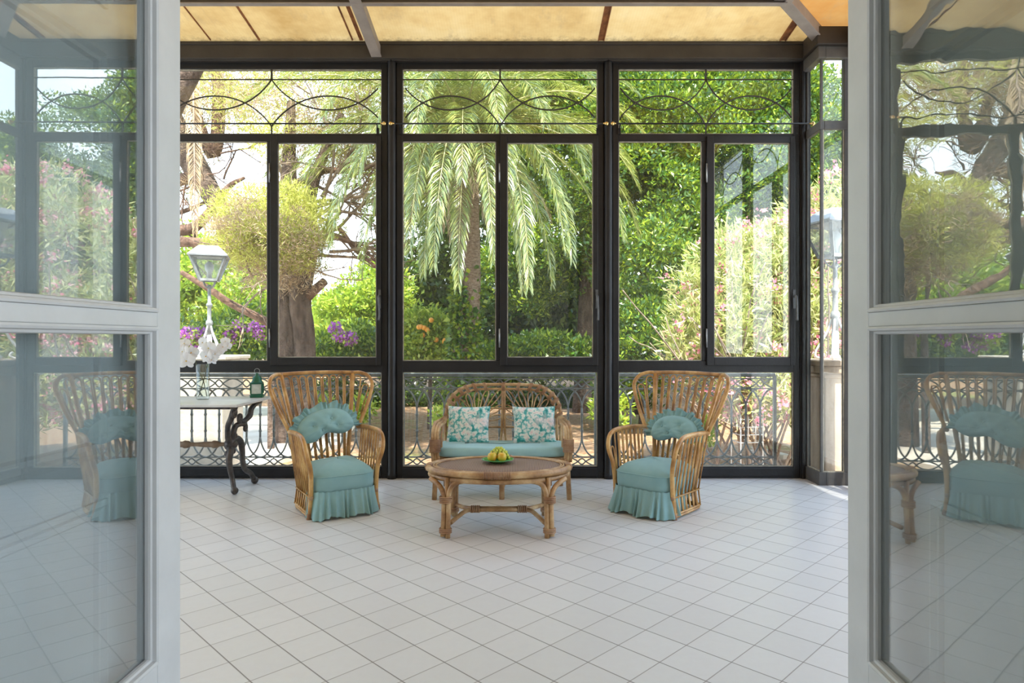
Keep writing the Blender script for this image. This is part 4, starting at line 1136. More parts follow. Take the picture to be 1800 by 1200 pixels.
# ---------------------------------------------------------------- marble table
def marble_table():
    r = empty('marble_table', (0,0,0), 0, label='white marble topped table on dark cast iron scroll legs by the left window', cat='table')
    m = MB(); m.box(-3.60,-2.215,5.10,5.85,0.735,0.757); m.build('marble_top', MAT['marble'], r, bevel=0.006)
    fr = MB(); fr.box(-3.52,-2.30,5.17,5.195,0.712,0.735); fr.box(-3.52,-2.30,5.755,5.78,0.712,0.735); fr.box(-3.52,-3.49,5.195,5.755,0.712,0.735); fr.box(-2.33,-2.30,5.195,5.755,0.712,0.735)
    fr.build('top_frame', MAT['iron_dark'], r)
    for s, X in ((1,-2.43),(-1,-3.42)):
        q = lambda x, y, z: (X+s*x, y, z)
        def scroll(c, r0, r1, a0, turns, xo, n=22):
            return [q(xo, c[0]+(r0+(r1-r0)*t)*math.cos(a0+turns*2*PI*t), c[1]+(r0+(r1-r0)*t)*math.sin(a0+turns*2*PI*t)) for t in np.linspace(0,1,n)]
        lg = MB(); lg.tube(cr([q(0.0,5.47,0.40),q(0.015,5.435,0.335),q(0.02,5.405,0.26),q(0.03,5.405,0.18),q(0.05,5.40,0.10),q(0.085,5.345,0.045),q(0.10,5.33,0.028)],7), [0.030,0.030,0.026,0.022,0.020,0.020,0.022], 10)
        l1 = lg.build('front_leg', MAT['iron_dark'], r)
        MB().ball(q(0.102,5.322,0.030), 0.030, 12, 8).build('ball_foot', MAT['iron_dark'], l1)
        lg = MB(); lg.tube(cr([q(0.0,5.47,0.40),q(0.02,5.53,0.425),q(0.035,5.585,0.395),q(0.045,5.60,0.32),q(0.055,5.585,0.23),q(0.07,5.60,0.15),q(0.09,5.67,0.10),q(0.105,5.70,0.045)],7), [0.026,0.028,0.028,0.025,0.023,0.022,0.022,0.022], 10)
        l2 = lg.build('rear_leg', MAT['iron_dark'], r)
        MB().ball(q(0.108,5.712,0.032), 0.032, 12, 8).build('ball_foot', MAT['iron_dark'], l2)
        u = MB(); u.tube(cr([q(0.0,5.46,0.39),q(0.005,5.42,0.45),q(0.01,5.40,0.52),q(0.04,5.345,0.565),q(0.07,5.33,0.62),q(0.09,5.325,0.68),q(0.12,5.29,0.715)],7), [0.026,0.026,0.022,0.022,0.024,0.024,0.022], 10)
        u.tube(scroll((5.315,0.665),0.045,0.012,PI*0.6,-1.2,0.10), 0.014, 8)
        u.build('front_scroll', MAT['iron_dark'], r)
        u = MB(); u.tube(cr([q(0.0,5.48,0.39),q(0.02,5.47,0.46),q(0.03,5.50,0.53),q(0.05,5.56,0.545),q(0.07,5.60,0.53)],7), [0.026,0.026,0.024,0.022,0.016], 10)
        u.tube(cr([q(0.05,5.53,0.575),q(0.07,5.59,0.57),q(0.09,5.645,0.605),q(0.10,5.66,0.665),q(0.12,5.72,0.705),q(0.13,5.78,0.715)],7), [0.018,0.022,0.026,0.024,0.020,0.016], 10)
        u.tube(scroll((5.535,0.60),0.036,0.010,-PI*0.5,-1.2,0.055), 0.016, 8); u.tube(scroll((5.605,0.505),0.03,0.008,PI*0.5,-1.1,0.07), 0.014, 8)
        u.build('rear_scroll', MAT['iron_dark'], r)
        h = MB(); h.ball(q(0.0,5.47,0.385), 0.050, 14, 10, sz=1.15); h.ball(q(0.03,5.47,0.385), 0.034, 12, 8); h.ball(q(0.0,5.43,0.315), 0.030, 12, 8); h.ball(q(0.0,5.52,0.320), 0.026, 12, 8); h.ball(q(0.02,5.50,0.455), 0.028, 12, 8)
        h.build('hub', MAT['iron_dark'], r)
    st = MB(); xs_ = np.linspace(-3.40,-2.44,60)
    prof = [0.021+0.010*(1 if abs((k%15)-7) < 1.2 else 0)+0.004*math.sin(k*0.42) for k in range(60)]
    st.tube([(x,5.47,0.385) for x in xs_], prof, 12); st.build('stretcher', MAT['wood_turn'], r)
marble_table()

# glass vase with two orchid sprays
vx, vy, vz = -2.70, 5.55, 0.757
v = MB(); v.lathe([(0.002,0.0),(0.050,0.0),(0.052,0.012),(0.052,0.30),(0.048,0.30),(0.047,0.028),(0.002,0.022)], (0,0,0), 28)
o = v.build('glass_vase', MAT['clear']); o.location = (vx,vy,vz)
tag(o, 'clear glass cylinder vase on the marble table', 'vase')
def orchid_flower(parent, c, face, size, seed):
    R = np.random.default_rng(seed); f = Vector(face).normalized(); a = f.cross(Vector((0,0,1))).normalized(); b = a.cross(f).normalized()
    m = MB()
    for k, (ang, L, w) in enumerate(((90,1.0,0.75),(20,1.05,1.25),(160,1.05,1.25),(225,0.95,0.72),(315,0.95,0.72))):
        t = math.radians(ang+R.uniform(-8,8)); d = a*math.cos(t)+b*math.sin(t); s = -a*math.sin(t)+b*math.cos(t)
        G = []
        for i in range(7):
            u = i/6; wd = size*0.5*w*math.sin(PI*min(1,0.08+0.86*u))**0.75
            row = []
            for j in range(5):
                q = j/2-1
                p = Vector(c)+d*(size*L*u)+s*(wd*q)+f*(0.18*size*math.sin(u*2.2)-0.12*size*q*q)
                row.append(tuple(p))
            G.append(row)
        m.grid(np.array(G))
    o = m.build('orchid_flower', MAT['petal'], parent)
    l = MB(); p = Vector(c)+f*size*0.14; l.ball(tuple(p), size*0.085, 8, 6); l.build('flower_lip', MAT['quince'], o)
def orchid(name_label, stem, flowers, seed):
    r = empty('orchid_spray', (vx,vy,vz), 0, label=name_label, cat='orchid', group='white orchid sprays in the glass vase')
    MB().tube(cr(stem,6), [0.0035,0.003,0.002], 6).build('stem', MAT['stem'], r)
    for k, (c, f, s) in enumerate(flowers): orchid_flower(r, c, f, s, seed+k)
V_ = lambda x, y, dy=0.0: ((x-CX)/F*(vy+dy)-vx, dy, H-(y-HY)/F*(vy+dy)-vz)
orchid('white orchid spray leaning left out of the glass vase', [(0.035,0.0,0.025),V_(357,668),V_(346,645,-0.02),V_(343,632,-0.04),V_(335,622,-0.06),V_(322,612,-0.08)],
       [(V_(328,634,-0.10),(0.1,-1,-0.15),0.075),(V_(336,620,-0.07),(0.4,-1,0.1),0.062),(V_(322,618,-0.08),(-0.4,-1,0.2),0.062),(V_(324,604,-0.06),(0.2,-1,0.4),0.050)], 20)
orchid('white orchid spray arching right out of the glass vase', [(-0.035,0.0,0.025),V_(358,668),V_(364,645,-0.02),V_(366,625,-0.04),V_(370,606,-0.06),V_(384,612,-0.05),V_(398,608,-0.05)],
       [(V_(357,602,-0.05),(-0.5,-1,0.1),0.055),(V_(367,612,-0.09),(0.0,-1,0.1),0.062),(V_(363,626,-0.09),(-0.3,-1,-0.1),0.062),(V_(372,632,-0.08),(0.2,-1,-0.5),0.050),
        (V_(378,622,-0.08),(0.4,-1,-0.1),0.050),(V_(386,616,-0.07),(0.3,-1,0.1),0.046),(V_(392,610,-0.06),(0.3,-1,0.3),0.048),(V_(396,600,-0.05),(0.3,-1,0.3),0.040),(V_(400,608,-0.05),(0.8,-1,0.1),0.036)], 40)

def green_lantern():
    r = empty('candle_lantern', (-2.315,5.745,0.757), 0.25, label='small dark green metal lantern at the back corner of the marble table', cat='lantern')
    m = MB(); b = 0.046
    m.box(-b-0.006,b+0.006,-b-0.006,b+0.006,0,0.020); m.box(-b,b,-b,b,0.020,0.034)
    for sx in (-1,1):
        for sy in (-1,1): m.box(sx*b-0.006,sx*b+0.006,sy*b-0.006,sy*b+0.006,0.034,0.118)
    m.box(-b-0.004,b+0.004,-b-0.004,b+0.004,0.118,0.130)
    m.build('body', MAT['green_lantern'], r, bevel=0.0015)
    MB().box(-b+0.006,b-0.006,-b+0.003,b-0.003,0.034,0.118).build('lantern_pane', MAT['candle'], r)
    t = MB(); t.lathe([(0.058,0.130),(0.050,0.136),(0.040,0.150),(0.038,0.172),(0.030,0.184),(0.016,0.192),(0.014,0.206),(0.008,0.214)], n=20); t.build('dome_lid', MAT['green_lantern'], r)
    MB().tube([(0.022*math.cos(a),0,0.232+0.022*math.sin(a)) for a in np.linspace(0,2*PI,16,endpoint=False)], 0.0022, 6, closed=True).build('ring_handle', MAT['steel'], r)
green_lantern()
# ================================================================== GARDEN
GZ = -0.72
def branchy(mb, p, d, L, r, depth, spread=0.6, R=random, tips=None, kids=(2,3), gravity=0.0, shrink=0.68):
    p = np.array(p,float); d = np.array(d,float); d /= np.linalg.norm(d)
    n = 5; pts = [p]; dd = d.copy()
    for i in range(n):
        dd = dd + np.array([R.uniform(-1,1) for _ in range(3)])*0.16 + np.array((0,0,gravity)); dd /= np.linalg.norm(dd)
        pts.append(pts[-1]+dd*L/n)
    mb.tube(cr(pts,3), [r, r*0.62], 7 if r > 0.03 else 5)
    if depth == 0:
        if tips is not None: tips.append(pts[-1])
        return
    for k in range(R.randint(*kids)):
        i = R.randint(2,n); nd = dd + np.array([R.uniform(-1,1) for _ in range(3)])*spread
        branchy(mb, pts[i], nd, L*shrink*R.uniform(0.8,1.15), r*0.58, depth-1, spread, R, tips, kids, gravity, shrink)

def foliage(name, blobs, total, clump_r, ll, lw, mat, parent, per=40, shell=(0.55,1.02), **kw):
    p, n = clumps(blobs, total, clump_r, per, shell)
    return quad_mesh(name, leaf_quads(p, n, ll, lw, **kw), mat, parent)

# ---- palm
def frond_quads(base, az, el0, L, droop, roll=0.0, n=64, leaf=0.50, seed=0, hang=0.25, ex=1.15):
    R = np.random.default_rng(seed); m = 40
    t = np.linspace(0,1,m); el = el0-droop*t**ex
    c, s = math.cos(az), math.sin(az)
    az_t = az + roll*t**2
    d = np.stack([np.cos(el)*np.cos(az_t), np.cos(el)*np.sin(az_t), np.sin(el)],1)
    p = np.array(base)+np.r_[[[0,0,0]], np.cumsum(d[:-1]*L/(m-1),0)]
    Q = []
    for sd in (-1,1):
        tt = np.linspace(0.10,1.0,n)+R.uniform(-0.004,0.004,n)
        tt = np.clip(tt,0,1)
        pos = np.stack([np.interp(tt,t,p[:,k]) for k in range(3)],1); fw = unit(np.stack([np.interp(tt,t,d[:,k]) for k in range(3)],1))
        side = unit(np.cross(fw, np.array([0,0,1.0])+0*fw)); upv = np.cross(side,fw)
        prof = np.sin(PI*(0.12+0.80*tt))**0.7
        ang = np.radians(58-30*tt+R.uniform(-7,7,n))[:,None]
        dr = side*sd*np.sin(ang)+fw*np.cos(ang)+upv*(0.25+R.uniform(-0.25,0.25,n))[:,None]
        dr = unit(dr); Ls = (leaf*prof*R.uniform(0.85,1.1,n))[:,None]
        dn = np.array([0,0,-1.0])
        mid = pos+dr*Ls*0.5+dn*Ls*hang*0.15; tip = pos+unit(dr+dn*hang)*Ls
        wv = unit(np.cross(dr, upv+R.normal(size=(n,3))*0.3))*0.0095
        Q.append(np.stack([pos, mid+wv, tip, mid-wv],1))
    return p, np.concatenate(Q)
palm = empty('palm_tree', (-1.22,13.0,GZ), 0, label='tall date palm with long drooping fronds behind the loveseat window', cat='palm')
tk = MB(); cz = 5.15
path_ = cr([(0,0,-0.1),(0.05,0,1.2),(0.22,0,2.8),(0.20,0,4.4),(0.12,0,cz-GZ-0.1)],8)
tk.tube(path_, [0.26,0.24,0.23,0.23,0.28], 14); tk.build('trunk', MAT['palm_bark'], palm)
hd = MB(); hd.lathe([(0.10,-0.75),(0.26,-0.45),(0.33,-0.1),(0.30,0.15),(0.15,0.35)], (0.12,0,cz-GZ), 14); hd.build('crown_shaft', MAT['palm_bark'], palm)
sh = MB(); Rr = random.Random(2)
for k in range(22):
    a = 2*PI*k/22; e = Rr.uniform(0.5,1.2); dv = np.array((math.cos(a)*math.cos(e),math.sin(a)*math.cos(e),math.sin(e)))
    b0 = np.array((0.12,0,cz-GZ))+np.array((math.cos(a)*0.2,math.sin(a)*0.2,-0.1)); sh.tube([b0,b0+dv*0.35,b0+dv*0.7], [0.055,0.035,0.02], 6)
sh.build('frond_sheath', MAT['orange_base'], palm)
B0 = np.array((0.12,0,cz-GZ+0.08))
fr_list = []
Rf = random.Random(21)
# long arching fronds: azimuth (deg, -90 = towards the house), start elevation, length, droop
spec = [(-95,38,4.3,118),(-78,44,4.3,124),(-112,40,4.2,122),(-60,40,4.3,112),(-128,46,4.4,118),(-43,48,4.4,108),(-146,46,4.5,104),(-28,50,4.4,100),(-160,44,4.8,92),(-12,46,4.3,104),
        (-174,48,4.9,88),(-86,22,3.9,108),(-104,18,3.8,106),(-68,20,3.9,106),(-122,22,3.9,104),(-50,24,3.9,100),(-138,24,4.0,98),(-35,22,3.9,100),(-155,22,4.2,96),(-8,28,3.9,100),
        (-170,28,4.6,90),(10,40,4.2,100),(170,42,4.6,92),(30,45,4.2,100),(150,45,4.3,100),(60,50,4.2,100),(120,50,4.2,100),(90,50,4.2,100),(-95,62,4.4,112),(-65,64,4.3,108),(-130,62,4.5,104),(-35,66,4.3,100),
        (-160,64,4.7,96),(-5,66,4.3,98),(175,66,4.6,94),(40,68,4.2,95),(140,68,4.2,95),(90,72,4.2,90),(-80,76,4.2,92),(-150,78,4.2,86),(-20,78,4.2,86),(-110,80,4.0,80),(0,84,3.8,70),(-175,84,3.8,70),
        (-92,34,4.9,122,.6),(-80,36,5.0,124,.6),(-101,36,4.9,122,.58),(-68,30,4.9,118,.55),(-114,30,5.0,118,.56),(-56,36,5.0,122,.62),(-126,38,5.1,122,.62),(-46,30,4.7,116,.6),(-137,30,4.8,116,.6),(-87,14,4.3,102,.5),(-73,12,4.3,100,.5),(-106,12,4.2,100,.5),
        (-30,36,4.8,118,.7),(-18,24,4.5,112,.7),(-150,36,4.9,116,.7),(-162,26,4.8,110,.75),(5,40,4.8,118,.75),(175,40,4.9,112,.8),(-62,16,4.2,104,.5),(-118,16,4.2,104,.5),(-40,14,4.0,102,.5)]
for k, (a, e, L, dr, *ex_) in enumerate(spec):
    pts, Q = frond_quads(B0, math.radians(a+Rf.uniform(-4,4)), math.radians(e), L*Rf.uniform(0.93,1.05), math.radians(dr), Rf.uniform(-0.25,0.25), 190, 0.42 if ex_ else 0.52, 100+k, 0.45 if ex_ else 0.35, ex_[0] if ex_ else 1.15)
    f = quad_mesh('frond', Q, MAT['frond'], palm)
    MB().tube(pts[::3], [0.035,0.018,0.008,0.004], 5).build('rachis', MAT['rachis'], f)
for k in range(12):
    a = -90+k*33+Rf.uniform(-10,10)
    pts, Q = frond_quads(B0-(0,0,0.30), math.radians(a), math.radians(Rf.uniform(-15,12)), Rf.uniform(2.0,2.9), math.radians(78), Rf.uniform(-0.3,0.3), 56, 0.42, 300+k, 0.7)
    f = quad_mesh('dry_frond', Q, MAT['frond_dead'], palm)
    MB().tube(pts[::3], [0.03,0.012,0.004], 5).build('rachis', MAT['rachis'], f)
# ivy on the trunk
nI = 5200; th = RNG.uniform(0,2*PI,nI); zz = RNG.uniform(0,3.4,nI); keep = (np.sin(th*1.0+zz*1.4+0.8) > -0.15) | (RNG.uniform(size=nI) < 0.10); th, zz = th[keep], zz[keep]
cxs = np.interp(zz, path_[:,2], path_[:,0]); rr = 0.25+RNG.uniform(0.0,0.10,len(th))
nv = np.stack([np.cos(th),np.sin(th),0*th],1); quad_mesh('ivy', leaf_quads(np.stack([cxs+rr*np.cos(th), rr*np.sin(th), zz],1), nv, 0.11, 0.09, out=0.5, up=-0.4), MAT['leaf_ever'], palm)

def tree(name, label, cat, loc, trunks, blobs, n, mat, bark='bark', clump=0.32, ll=0.12, lw=0.05, per=40, group=None, shell=(0.55,1.02), part='foliage', extra=()):
    r = empty(name, (0,0,0), 0, label=label, cat=cat, group=group)
    for pts, rad in trunks:
        MB().tube(cr(pts,6), rad, 12).build('trunk', MAT[bark], r)
    if n: foliage(part, blobs, n, clump, ll, lw, MAT[mat], r, per, shell)
    for (nm, bl, nn, mt, cl, l_, w_) in extra: foliage(nm, bl, nn, cl, l_, w_, MAT[mt], r, per, shell)
    return r
def B(x, y, Y, rx, rz, ry=None):
    """blob from where it stands: centre seen at depth Y."""
    c = P(x,y,Y); k = Y/F
    return (c[0], c[1], c[2], rx*k, (ry if ry is not None else rx)*k, rz*k)

# big evergreen on the right (two crowns), in front of a darker hedge
tree('evergreen_tree', 'big glossy evergreen tree filling the window behind the right armchair', 'tree', 0,
     [([P(1120,690,17.0)[:2]+(GZ-0.1,), P(1130,520,17.2), P(1150,380,17.3), P(1170,220,17.5)], [0.22,0.18,0.14,0.06])],
     [B(1150,200,16.5,120,110), B(1300,170,16.8,120,100), B(1120,340,15.8,85,80), B(1260,310,16.4,110,100), B(1130,465,14.6,70,72), B(1215,420,15.6,80,80), B(1380,260,16.5,90,130), B(1090,250,16.4,70,90), B(1520,280,17,110,90), B(1660,330,17,120,80), B(1800,380,17.2,120,80)],
     160000, 'leaf_ever', clump=0.40, ll=0.125, lw=0.050, per=150, shell=(0.75,1.05))
tree('evergreen_tree', 'rounded low evergreen shrub at the foot of the big evergreen, left of the oleander', 'tree', 0,
     [([P(1128,700,14.5)[:2]+(GZ-0.1,), P(1130,640,14.5)], [0.08,0.05])],
     [B(1140,600,13.8,62,62), B(1185,560,14.2,50,50), B(1100,640,13.6,45,50), B(1190,630,13.5,45,45)], 30000, 'leaf_ever', clump=0.30, ll=0.115, lw=0.045, per=110, shell=(0.75,1.05))
tree('evergreen_tree', 'tall leafy evergreen tree between the palm and the big evergreen', 'tree', 0,
     [([P(1022,690,17.6)[:2]+(GZ-0.1,), P(1030,560,17.6), P(1032,420,17.7), P(1030,250,18)], [0.26,0.22,0.20,0.08])],
     [B(985,180,18,110,90), B(1040,300,17.4,70,90), B(985,420,18.0,85,75), B(1045,450,17.2,45,60), B(930,480,18.5,70,70), B(900,170,19,120,80), B(1060,150,17.8,90,80)],
     90000, 'leaf_ever', clump=0.44, ll=0.135, lw=0.054, per=150, shell=(0.75,1.05))
tree('clipped_hedge', 'dark dense hedge closing the garden behind the palm', 'hedge', 0, [],
     [B(740,470,23,90,110), B(850,430,23.5,95,120), B(960,560,22.5,110,90), B(860,590,22,90,60), B(1080,590,22,90,80), B(740,600,22,70,60), B(1200,500,24,160,150), B(1380,420,24,160,180), B(1100,330,25,120,140), B(1250,250,25,150,130), B(730,330,24,80,70), B(860,300,24.5,110,90), B(960,330,24,90,80), B(900,520,24,160,80), B(720,520,24,70,90), B(1000,600,23.5,130,60), B(820,640,22.5,150,30)],
     95000, 'leaf_dark', clump=0.55, ll=0.26, lw=0.115)
tree('shade_leaves', 'dark low leaves added as ground shade along the foot of the hedge behind the loveseat', 'plant', 0, [],
     [B(700,702,19.0,60,20,1.0), B(800,704,19.0,80,18,1.0), B(900,704,19.2,80,18,1.0), B(1000,704,19.0,80,20,1.0), B(1100,704,18.6,80,20,1.0), B(600,690,19.0,60,22,1.0)], 15000, 'leaf_dark', clump=0.20, ll=0.14, lw=0.06)  # dark leaves added to stand in for shade on the bare earth
tree('bushy_shrub', 'mid green bush low between the palm trunk and the loveseat window corner', 'bush', 0, [],
     [B(955,620,15.5,60,34), B(1015,630,15.2,50,32), B(900,632,15.6,50,30)], 11000, 'leaf_ever', clump=0.25, ll=0.13, lw=0.055)
orr = tree('citrus_shrub', 'sunlit bush with a few orange fruits left of the palm trunk', 'bush', 0, [([P(755,680,14.2)[:2]+(GZ-0.1,), P(757,600,14.2)], [0.06,0.03])],
     [B(745,590,14.2,38,46), B(775,600,14.0,30,36), B(725,620,14.4,34,32)], 9000, 'leaf_light', clump=0.22, ll=0.12, lw=0.055)
for k in range(9):
    q = P(762+Rf.uniform(-26,22), 590+Rf.uniform(-34,26), 13.55); MB().ball(q, 0.055, 10, 8).build('orange', MAT['orange_fruit'], orr)

# oleander
ol = empty('oleander_shrub', (0,0,0), 0, label='large pink flowering oleander outside the right window', cat='shrub')
st = MB(); Ro = random.Random(9)
for k in range(26):
    a = Ro.uniform(0,2*PI); b0 = np.array((3.3+Ro.uniform(-0.5,0.9), 9.6+Ro.uniform(-0.4,0.5), GZ-0.1)); branchy(st, b0, (math.cos(a)*0.5,math.sin(a)*0.5,1.0), 1.9, 0.022, 1, 0.5, Ro)
st.build('stem', MAT['twig'], ol)
OB = [B(1320,560,9.6,110,85), B(1360,470,9.8,90,80), B(1290,470,9.9,60,60), B(1255,600,9.4,70,70), B(1430,450,9.8,80,90), B(1440,580,9.4,90,90), B(1330,660,9.2,100,60), B(1235,520,9.8,42,48), B(1510,420,9.8,90,120), B(1540,560,9.4,100,110), B(1350,690,9.8,120,38), B(1600,480,9.6,110,130), B(1660,600,9.4,110,120), B(1690,440,9.9,100,110), B(1780,560,9.7,110,140), B(1480,660,9.3,120,80), B(1640,690,9.3,140,80)]
foliage('foliage', OB, 90000, 0.26, 0.15, 0.028, MAT['leaf_oleander'], ol, 34, (0.5,1.02), out=0.5, up=0.4)
p, n = clumps(OB, 1500, 0.26, 2, (0.92,1.10)); pts = np.repeat(p,16,0)+RNG.normal(size=(len(p)*16,3))*0.045
tag(quad_mesh('blossom', leaf_quads(pts, np.repeat(n,16,0), 0.050, 0.045, out=0.3, up=0.2, rnd=1.3), MAT['flower_pink'], ol), 'pink oleander blossoms', kind='stuff')

# left garden: pines, shrubs, bougainvillea
t1 = tree('pine_tree', 'thick double-trunked pine with a broken branch stub, seen left of the palm', 'tree', 0,
     [([P(500,690,12)[:2]+(GZ-0.1,), P(503,600,12), P(505,520,12.1), P(520,420,12.3), P(508,320,12.5), P(512,180,12.8)], [0.24,0.21,0.20,0.17,0.15,0.08]),
      ([P(537,690,12)[:2]+(GZ-0.1,), P(535,600,12), P(528,525,12), P(545,430,12.2), P(548,330,12.4), P(600,200,12.6)], [0.23,0.20,0.20,0.15,0.12,0.06])],
     [], 0, 'leaf_pine')
MB().tube([P(535,525,12), P(556,507,11.9), P(571,494,11.85)], [0.11,0.085,0.075], 10).build('broken_stub', MAT['bark_red'], t1)
foliage('foliage', [B(520,250,12.8,70,45), B(560,150,13.2,90,60), B(450,170,13.2,80,60), B(630,250,13.4,60,60), B(640,150,13.6,80,50), B(385,140,13.4,90,40)], 13000, 0.30, 0.15, 0.018, MAT['leaf_pine'], t1, 60)
foliage('dry_foliage', [B(600,250,13.0,90,60), B(500,200,13.4,120,70), B(380,180,13.6,70,60), B(590,330,12.8,40,50), B(725,300,14.2,45,50), B(690,200,14.2,70,60)], 9500, 0.34, 0.16, 0.016, MAT['needle_brown'], t1, 50)
tw = MB(); Rt = random.Random(31)
for k in range(15):
    s0 = P(548+Rt.uniform(-10,45), 300+Rt.uniform(0,160), 12.4); branchy(tw, s0, (Rt.uniform(0.2,1.1), Rt.uniform(-0.3,0.5), Rt.uniform(-0.3,1.0)), Rt.uniform(0.8,1.3), 0.035, 3, 0.75, Rt, None, (2,3))
for k in range(9):
    s0 = P(505+Rt.uniform(-10,30), 300+Rt.uniform(0,160), 12.2); branchy(tw, s0, (Rt.uniform(-1.0,0.4), Rt.uniform(-0.6,0.2), Rt.uniform(-0.4,0.8)), Rt.uniform(0.7,1.1), 0.030, 3, 0.75, Rt, None, (2,3))
tw.build('twig', MAT['twig'], t1)
bl = MB(); bl.tube(cr([P(548,440,12.2),P(590,400,12.3),P(625,440,12.4),P(662,470,12.4)],5),[0.07,0.05,0.04,0.03],8); bl.tube(cr([P(545,420,12.2),P(600,420,12.3),P(640,440,12.4),P(672,470,12.4)],5),[0.06,0.04,0.03,0.03],8)
bl.tube(cr([P(508,330,12.5),P(570,300,12.6),P(630,300,12.8),P(690,270,13)],5),[0.09,0.07,0.05,0.03],8)
bl.build('branch', MAT['bark_red'], t1)

t2 = tree('pine_tree', 'bright yellow green rounded pine crown in front of the double trunk', 'tree', 0,
     [([P(476,690,11.2)[:2]+(GZ-0.1,), P(477,600,11.3), P(474,500,11.4), P(470,420,11.4)], [0.06,0.055,0.05,0.03])],
     [B(430,385,11.2,58,48), B(490,375,11.2,62,44), B(545,385,11.4,46,40), B(400,430,11.1,34,30), B(470,430,10.9,70,42), B(535,440,11.2,40,36)], 30000, 'leaf_pine', clump=0.20, ll=0.090, lw=0.015, per=90,
     extra=[('dry_foliage', [B(500,470,11.1,56,44), B(440,470,11.0,50,40), B(530,450,11.2,40,40), B(470,420,10.8,90,60)], 10000, 'needle_brown', 0.22, 0.095, 0.012)])
tw = MB()
for k in range(12):
    s0 = P(500+Rt.uniform(-60,40), 470+Rt.uniform(-30,30), 11.1); branchy(tw, s0, (Rt.uniform(-1,1), Rt.uniform(-0.6,0.2), Rt.uniform(-0.5,0.6)), 0.7, 0.020, 2, 0.8, Rt, None, (2,3))
tw.build('twig', MAT['twig'], t2)

t3 = tree('pine_tree', 'leaning dark pine trunk with big limbs at the far left of the garden', 'tree', 0,
     [([P(150,690,14)[:2]+(GZ-0.1,), P(170,480,14), P(230,300,14), P(285,180,14), P(330,60,14)], [0.40,0.36,0.32,0.30,0.2]),
      ([P(285,190,14), P(330,270,13.8), P(365,330,13.6), P(400,395,13.4)], [0.30,0.27,0.22,0.16])],
     [B(330,170,14.5,90,50), B(300,300,14.8,70,60), B(250,130,14.5,120,60)], 8000, 'leaf_pine_deep', clump=0.30, ll=0.15, lw=0.018, per=60,
     extra=[('dry_foliage', [B(370,190,13.8,60,40), B(340,290,13.8,40,60)], 2500, 'needle_brown', 0.25, 0.15, 0.014)])
bl = MB()
for pts, rad in (([P(240,400,13.6),P(320,405,13.5),P(355,388,13.4),P(400,330,13.3),P(430,312,13.3)],[0.14,0.12,0.10,0.06,0.03]), ([P(230,425,13.4),P(318,425,13.3),P(370,428,13.2),P(400,436,13.2)],[0.13,0.11,0.08,0.05]),
                 ([P(250,340,13.9),P(320,315,13.8),P(350,320,13.8)],[0.16,0.13,0.09]), ([P(250,385,13.8),P(320,372,13.7),P(372,350,13.7)],[0.07,0.05,0.03]), ([P(320,120,14),P(372,270,14),P(385,180,14),P(380,120,14)],[0.06,0.14,0.14,0.1])):
    bl.tube(cr(pts,6), rad, 9)
for k in range(14):
    s0 = P(330+Rt.uniform(-10,70), 340+Rt.uniform(-80,80), 13.5); branchy(bl, s0, (Rt.uniform(-0.6,1), 0, Rt.uniform(-0.6,0.8)), 0.7, 0.022, 2, 0.8, Rt, None, (2,3))
bl.build('branch', MAT['bark_red'], t3)
t4 = tree('leaning_tree', 'bare reddish trunk leaning across behind the street lamp', 'tree', 0,
     [([P(318,478,12.8),P(368,508,12.9),P(405,533,13.0),P(450,556,13.1),P(490,580,13.2),P(515,630,13.2),P(520,700,13.3)[:2]+(GZ-0.1,)], [0.045,0.065,0.07,0.08,0.09,0.12,0.15])], [], 0, 'leaf_pine', 'bark_red')

tree('bushy_shrub', 'sunny light green shrubbery behind the left street lamp', 'bush', 0, [],
     [B(340,520,19,60,50), B(430,530,18.5,60,44), B(390,480,20,70,40), B(300,470,20,70,80), B(620,560,19,70,50), B(660,520,19.5,60,50), B(590,600,17.5,50,36), B(250,560,19,70,60)], 26000, 'leaf_light', clump=0.34, ll=0.17, lw=0.075)
tree('bushy_shrub', 'mid green shrub under the bougainvillea at left', 'bush', 0, [],
     [B(450,590,16,50,46), B(395,600,16.2,40,40), B(640,610,15.8,46,36), B(585,620,15.5,34,30), B(330,610,16.5,40,36)], 15000, 'leaf_ever', clump=0.28, ll=0.14, lw=0.06)
bg = empty('bougainvillea', (0,0,0), 0, label='purple bougainvillea flowering over the shrubs at left', cat='bush')
bb = [B(340,590,15.4,20,12), B(352,605,15.4,16,10), B(424,576,15.2,10,7), B(458,578,15.2,13,16), B(402,595,15.2,8,14), B(606,592,14.8,18,9), B(618,600,14.8,10,6), B(590,575,14.8,8,6)]
p, n = clumps(bb, 2600, 0.10, 30, (0.3,1.0)); tag(quad_mesh('bract', leaf_quads(p,n,0.075,0.06,out=0.4,up=0.2), MAT['flower_purple'], bg), 'purple bracts', kind='stuff')
foliage('foliage', bb, 1600, 0.16, 0.09, 0.05, MAT['leaf_light'], bg, 20)
tree('far_hedge', 'pale distant treeline at the back left of the garden', 'hedge', 0, [],
     [B(330,560,30,120,60), B(480,560,30,100,50), B(620,590,30,90,50), B(180,540,30,120,80)], 14000, 'leaf_light', clump=0.6, ll=0.30, lw=0.14)
# hanging dead frond
pts, Q = frond_quads((P(338,95,11.0)), math.radians(-60), math.radians(-70), 3.2, math.radians(18), 0.0, 110, 0.30, 777, 1.0)
hf = empty('dead_frond', (0,0,0), 0, label='pale dry palm frond hanging down in front of the leaning pine', cat='frond')
quad_mesh('leaflet', Q, MAT['frond_dead'], hf); MB().tube(pts[::3], [0.02,0.014,0.006], 5).build('rachis', MAT['twig'], hf)

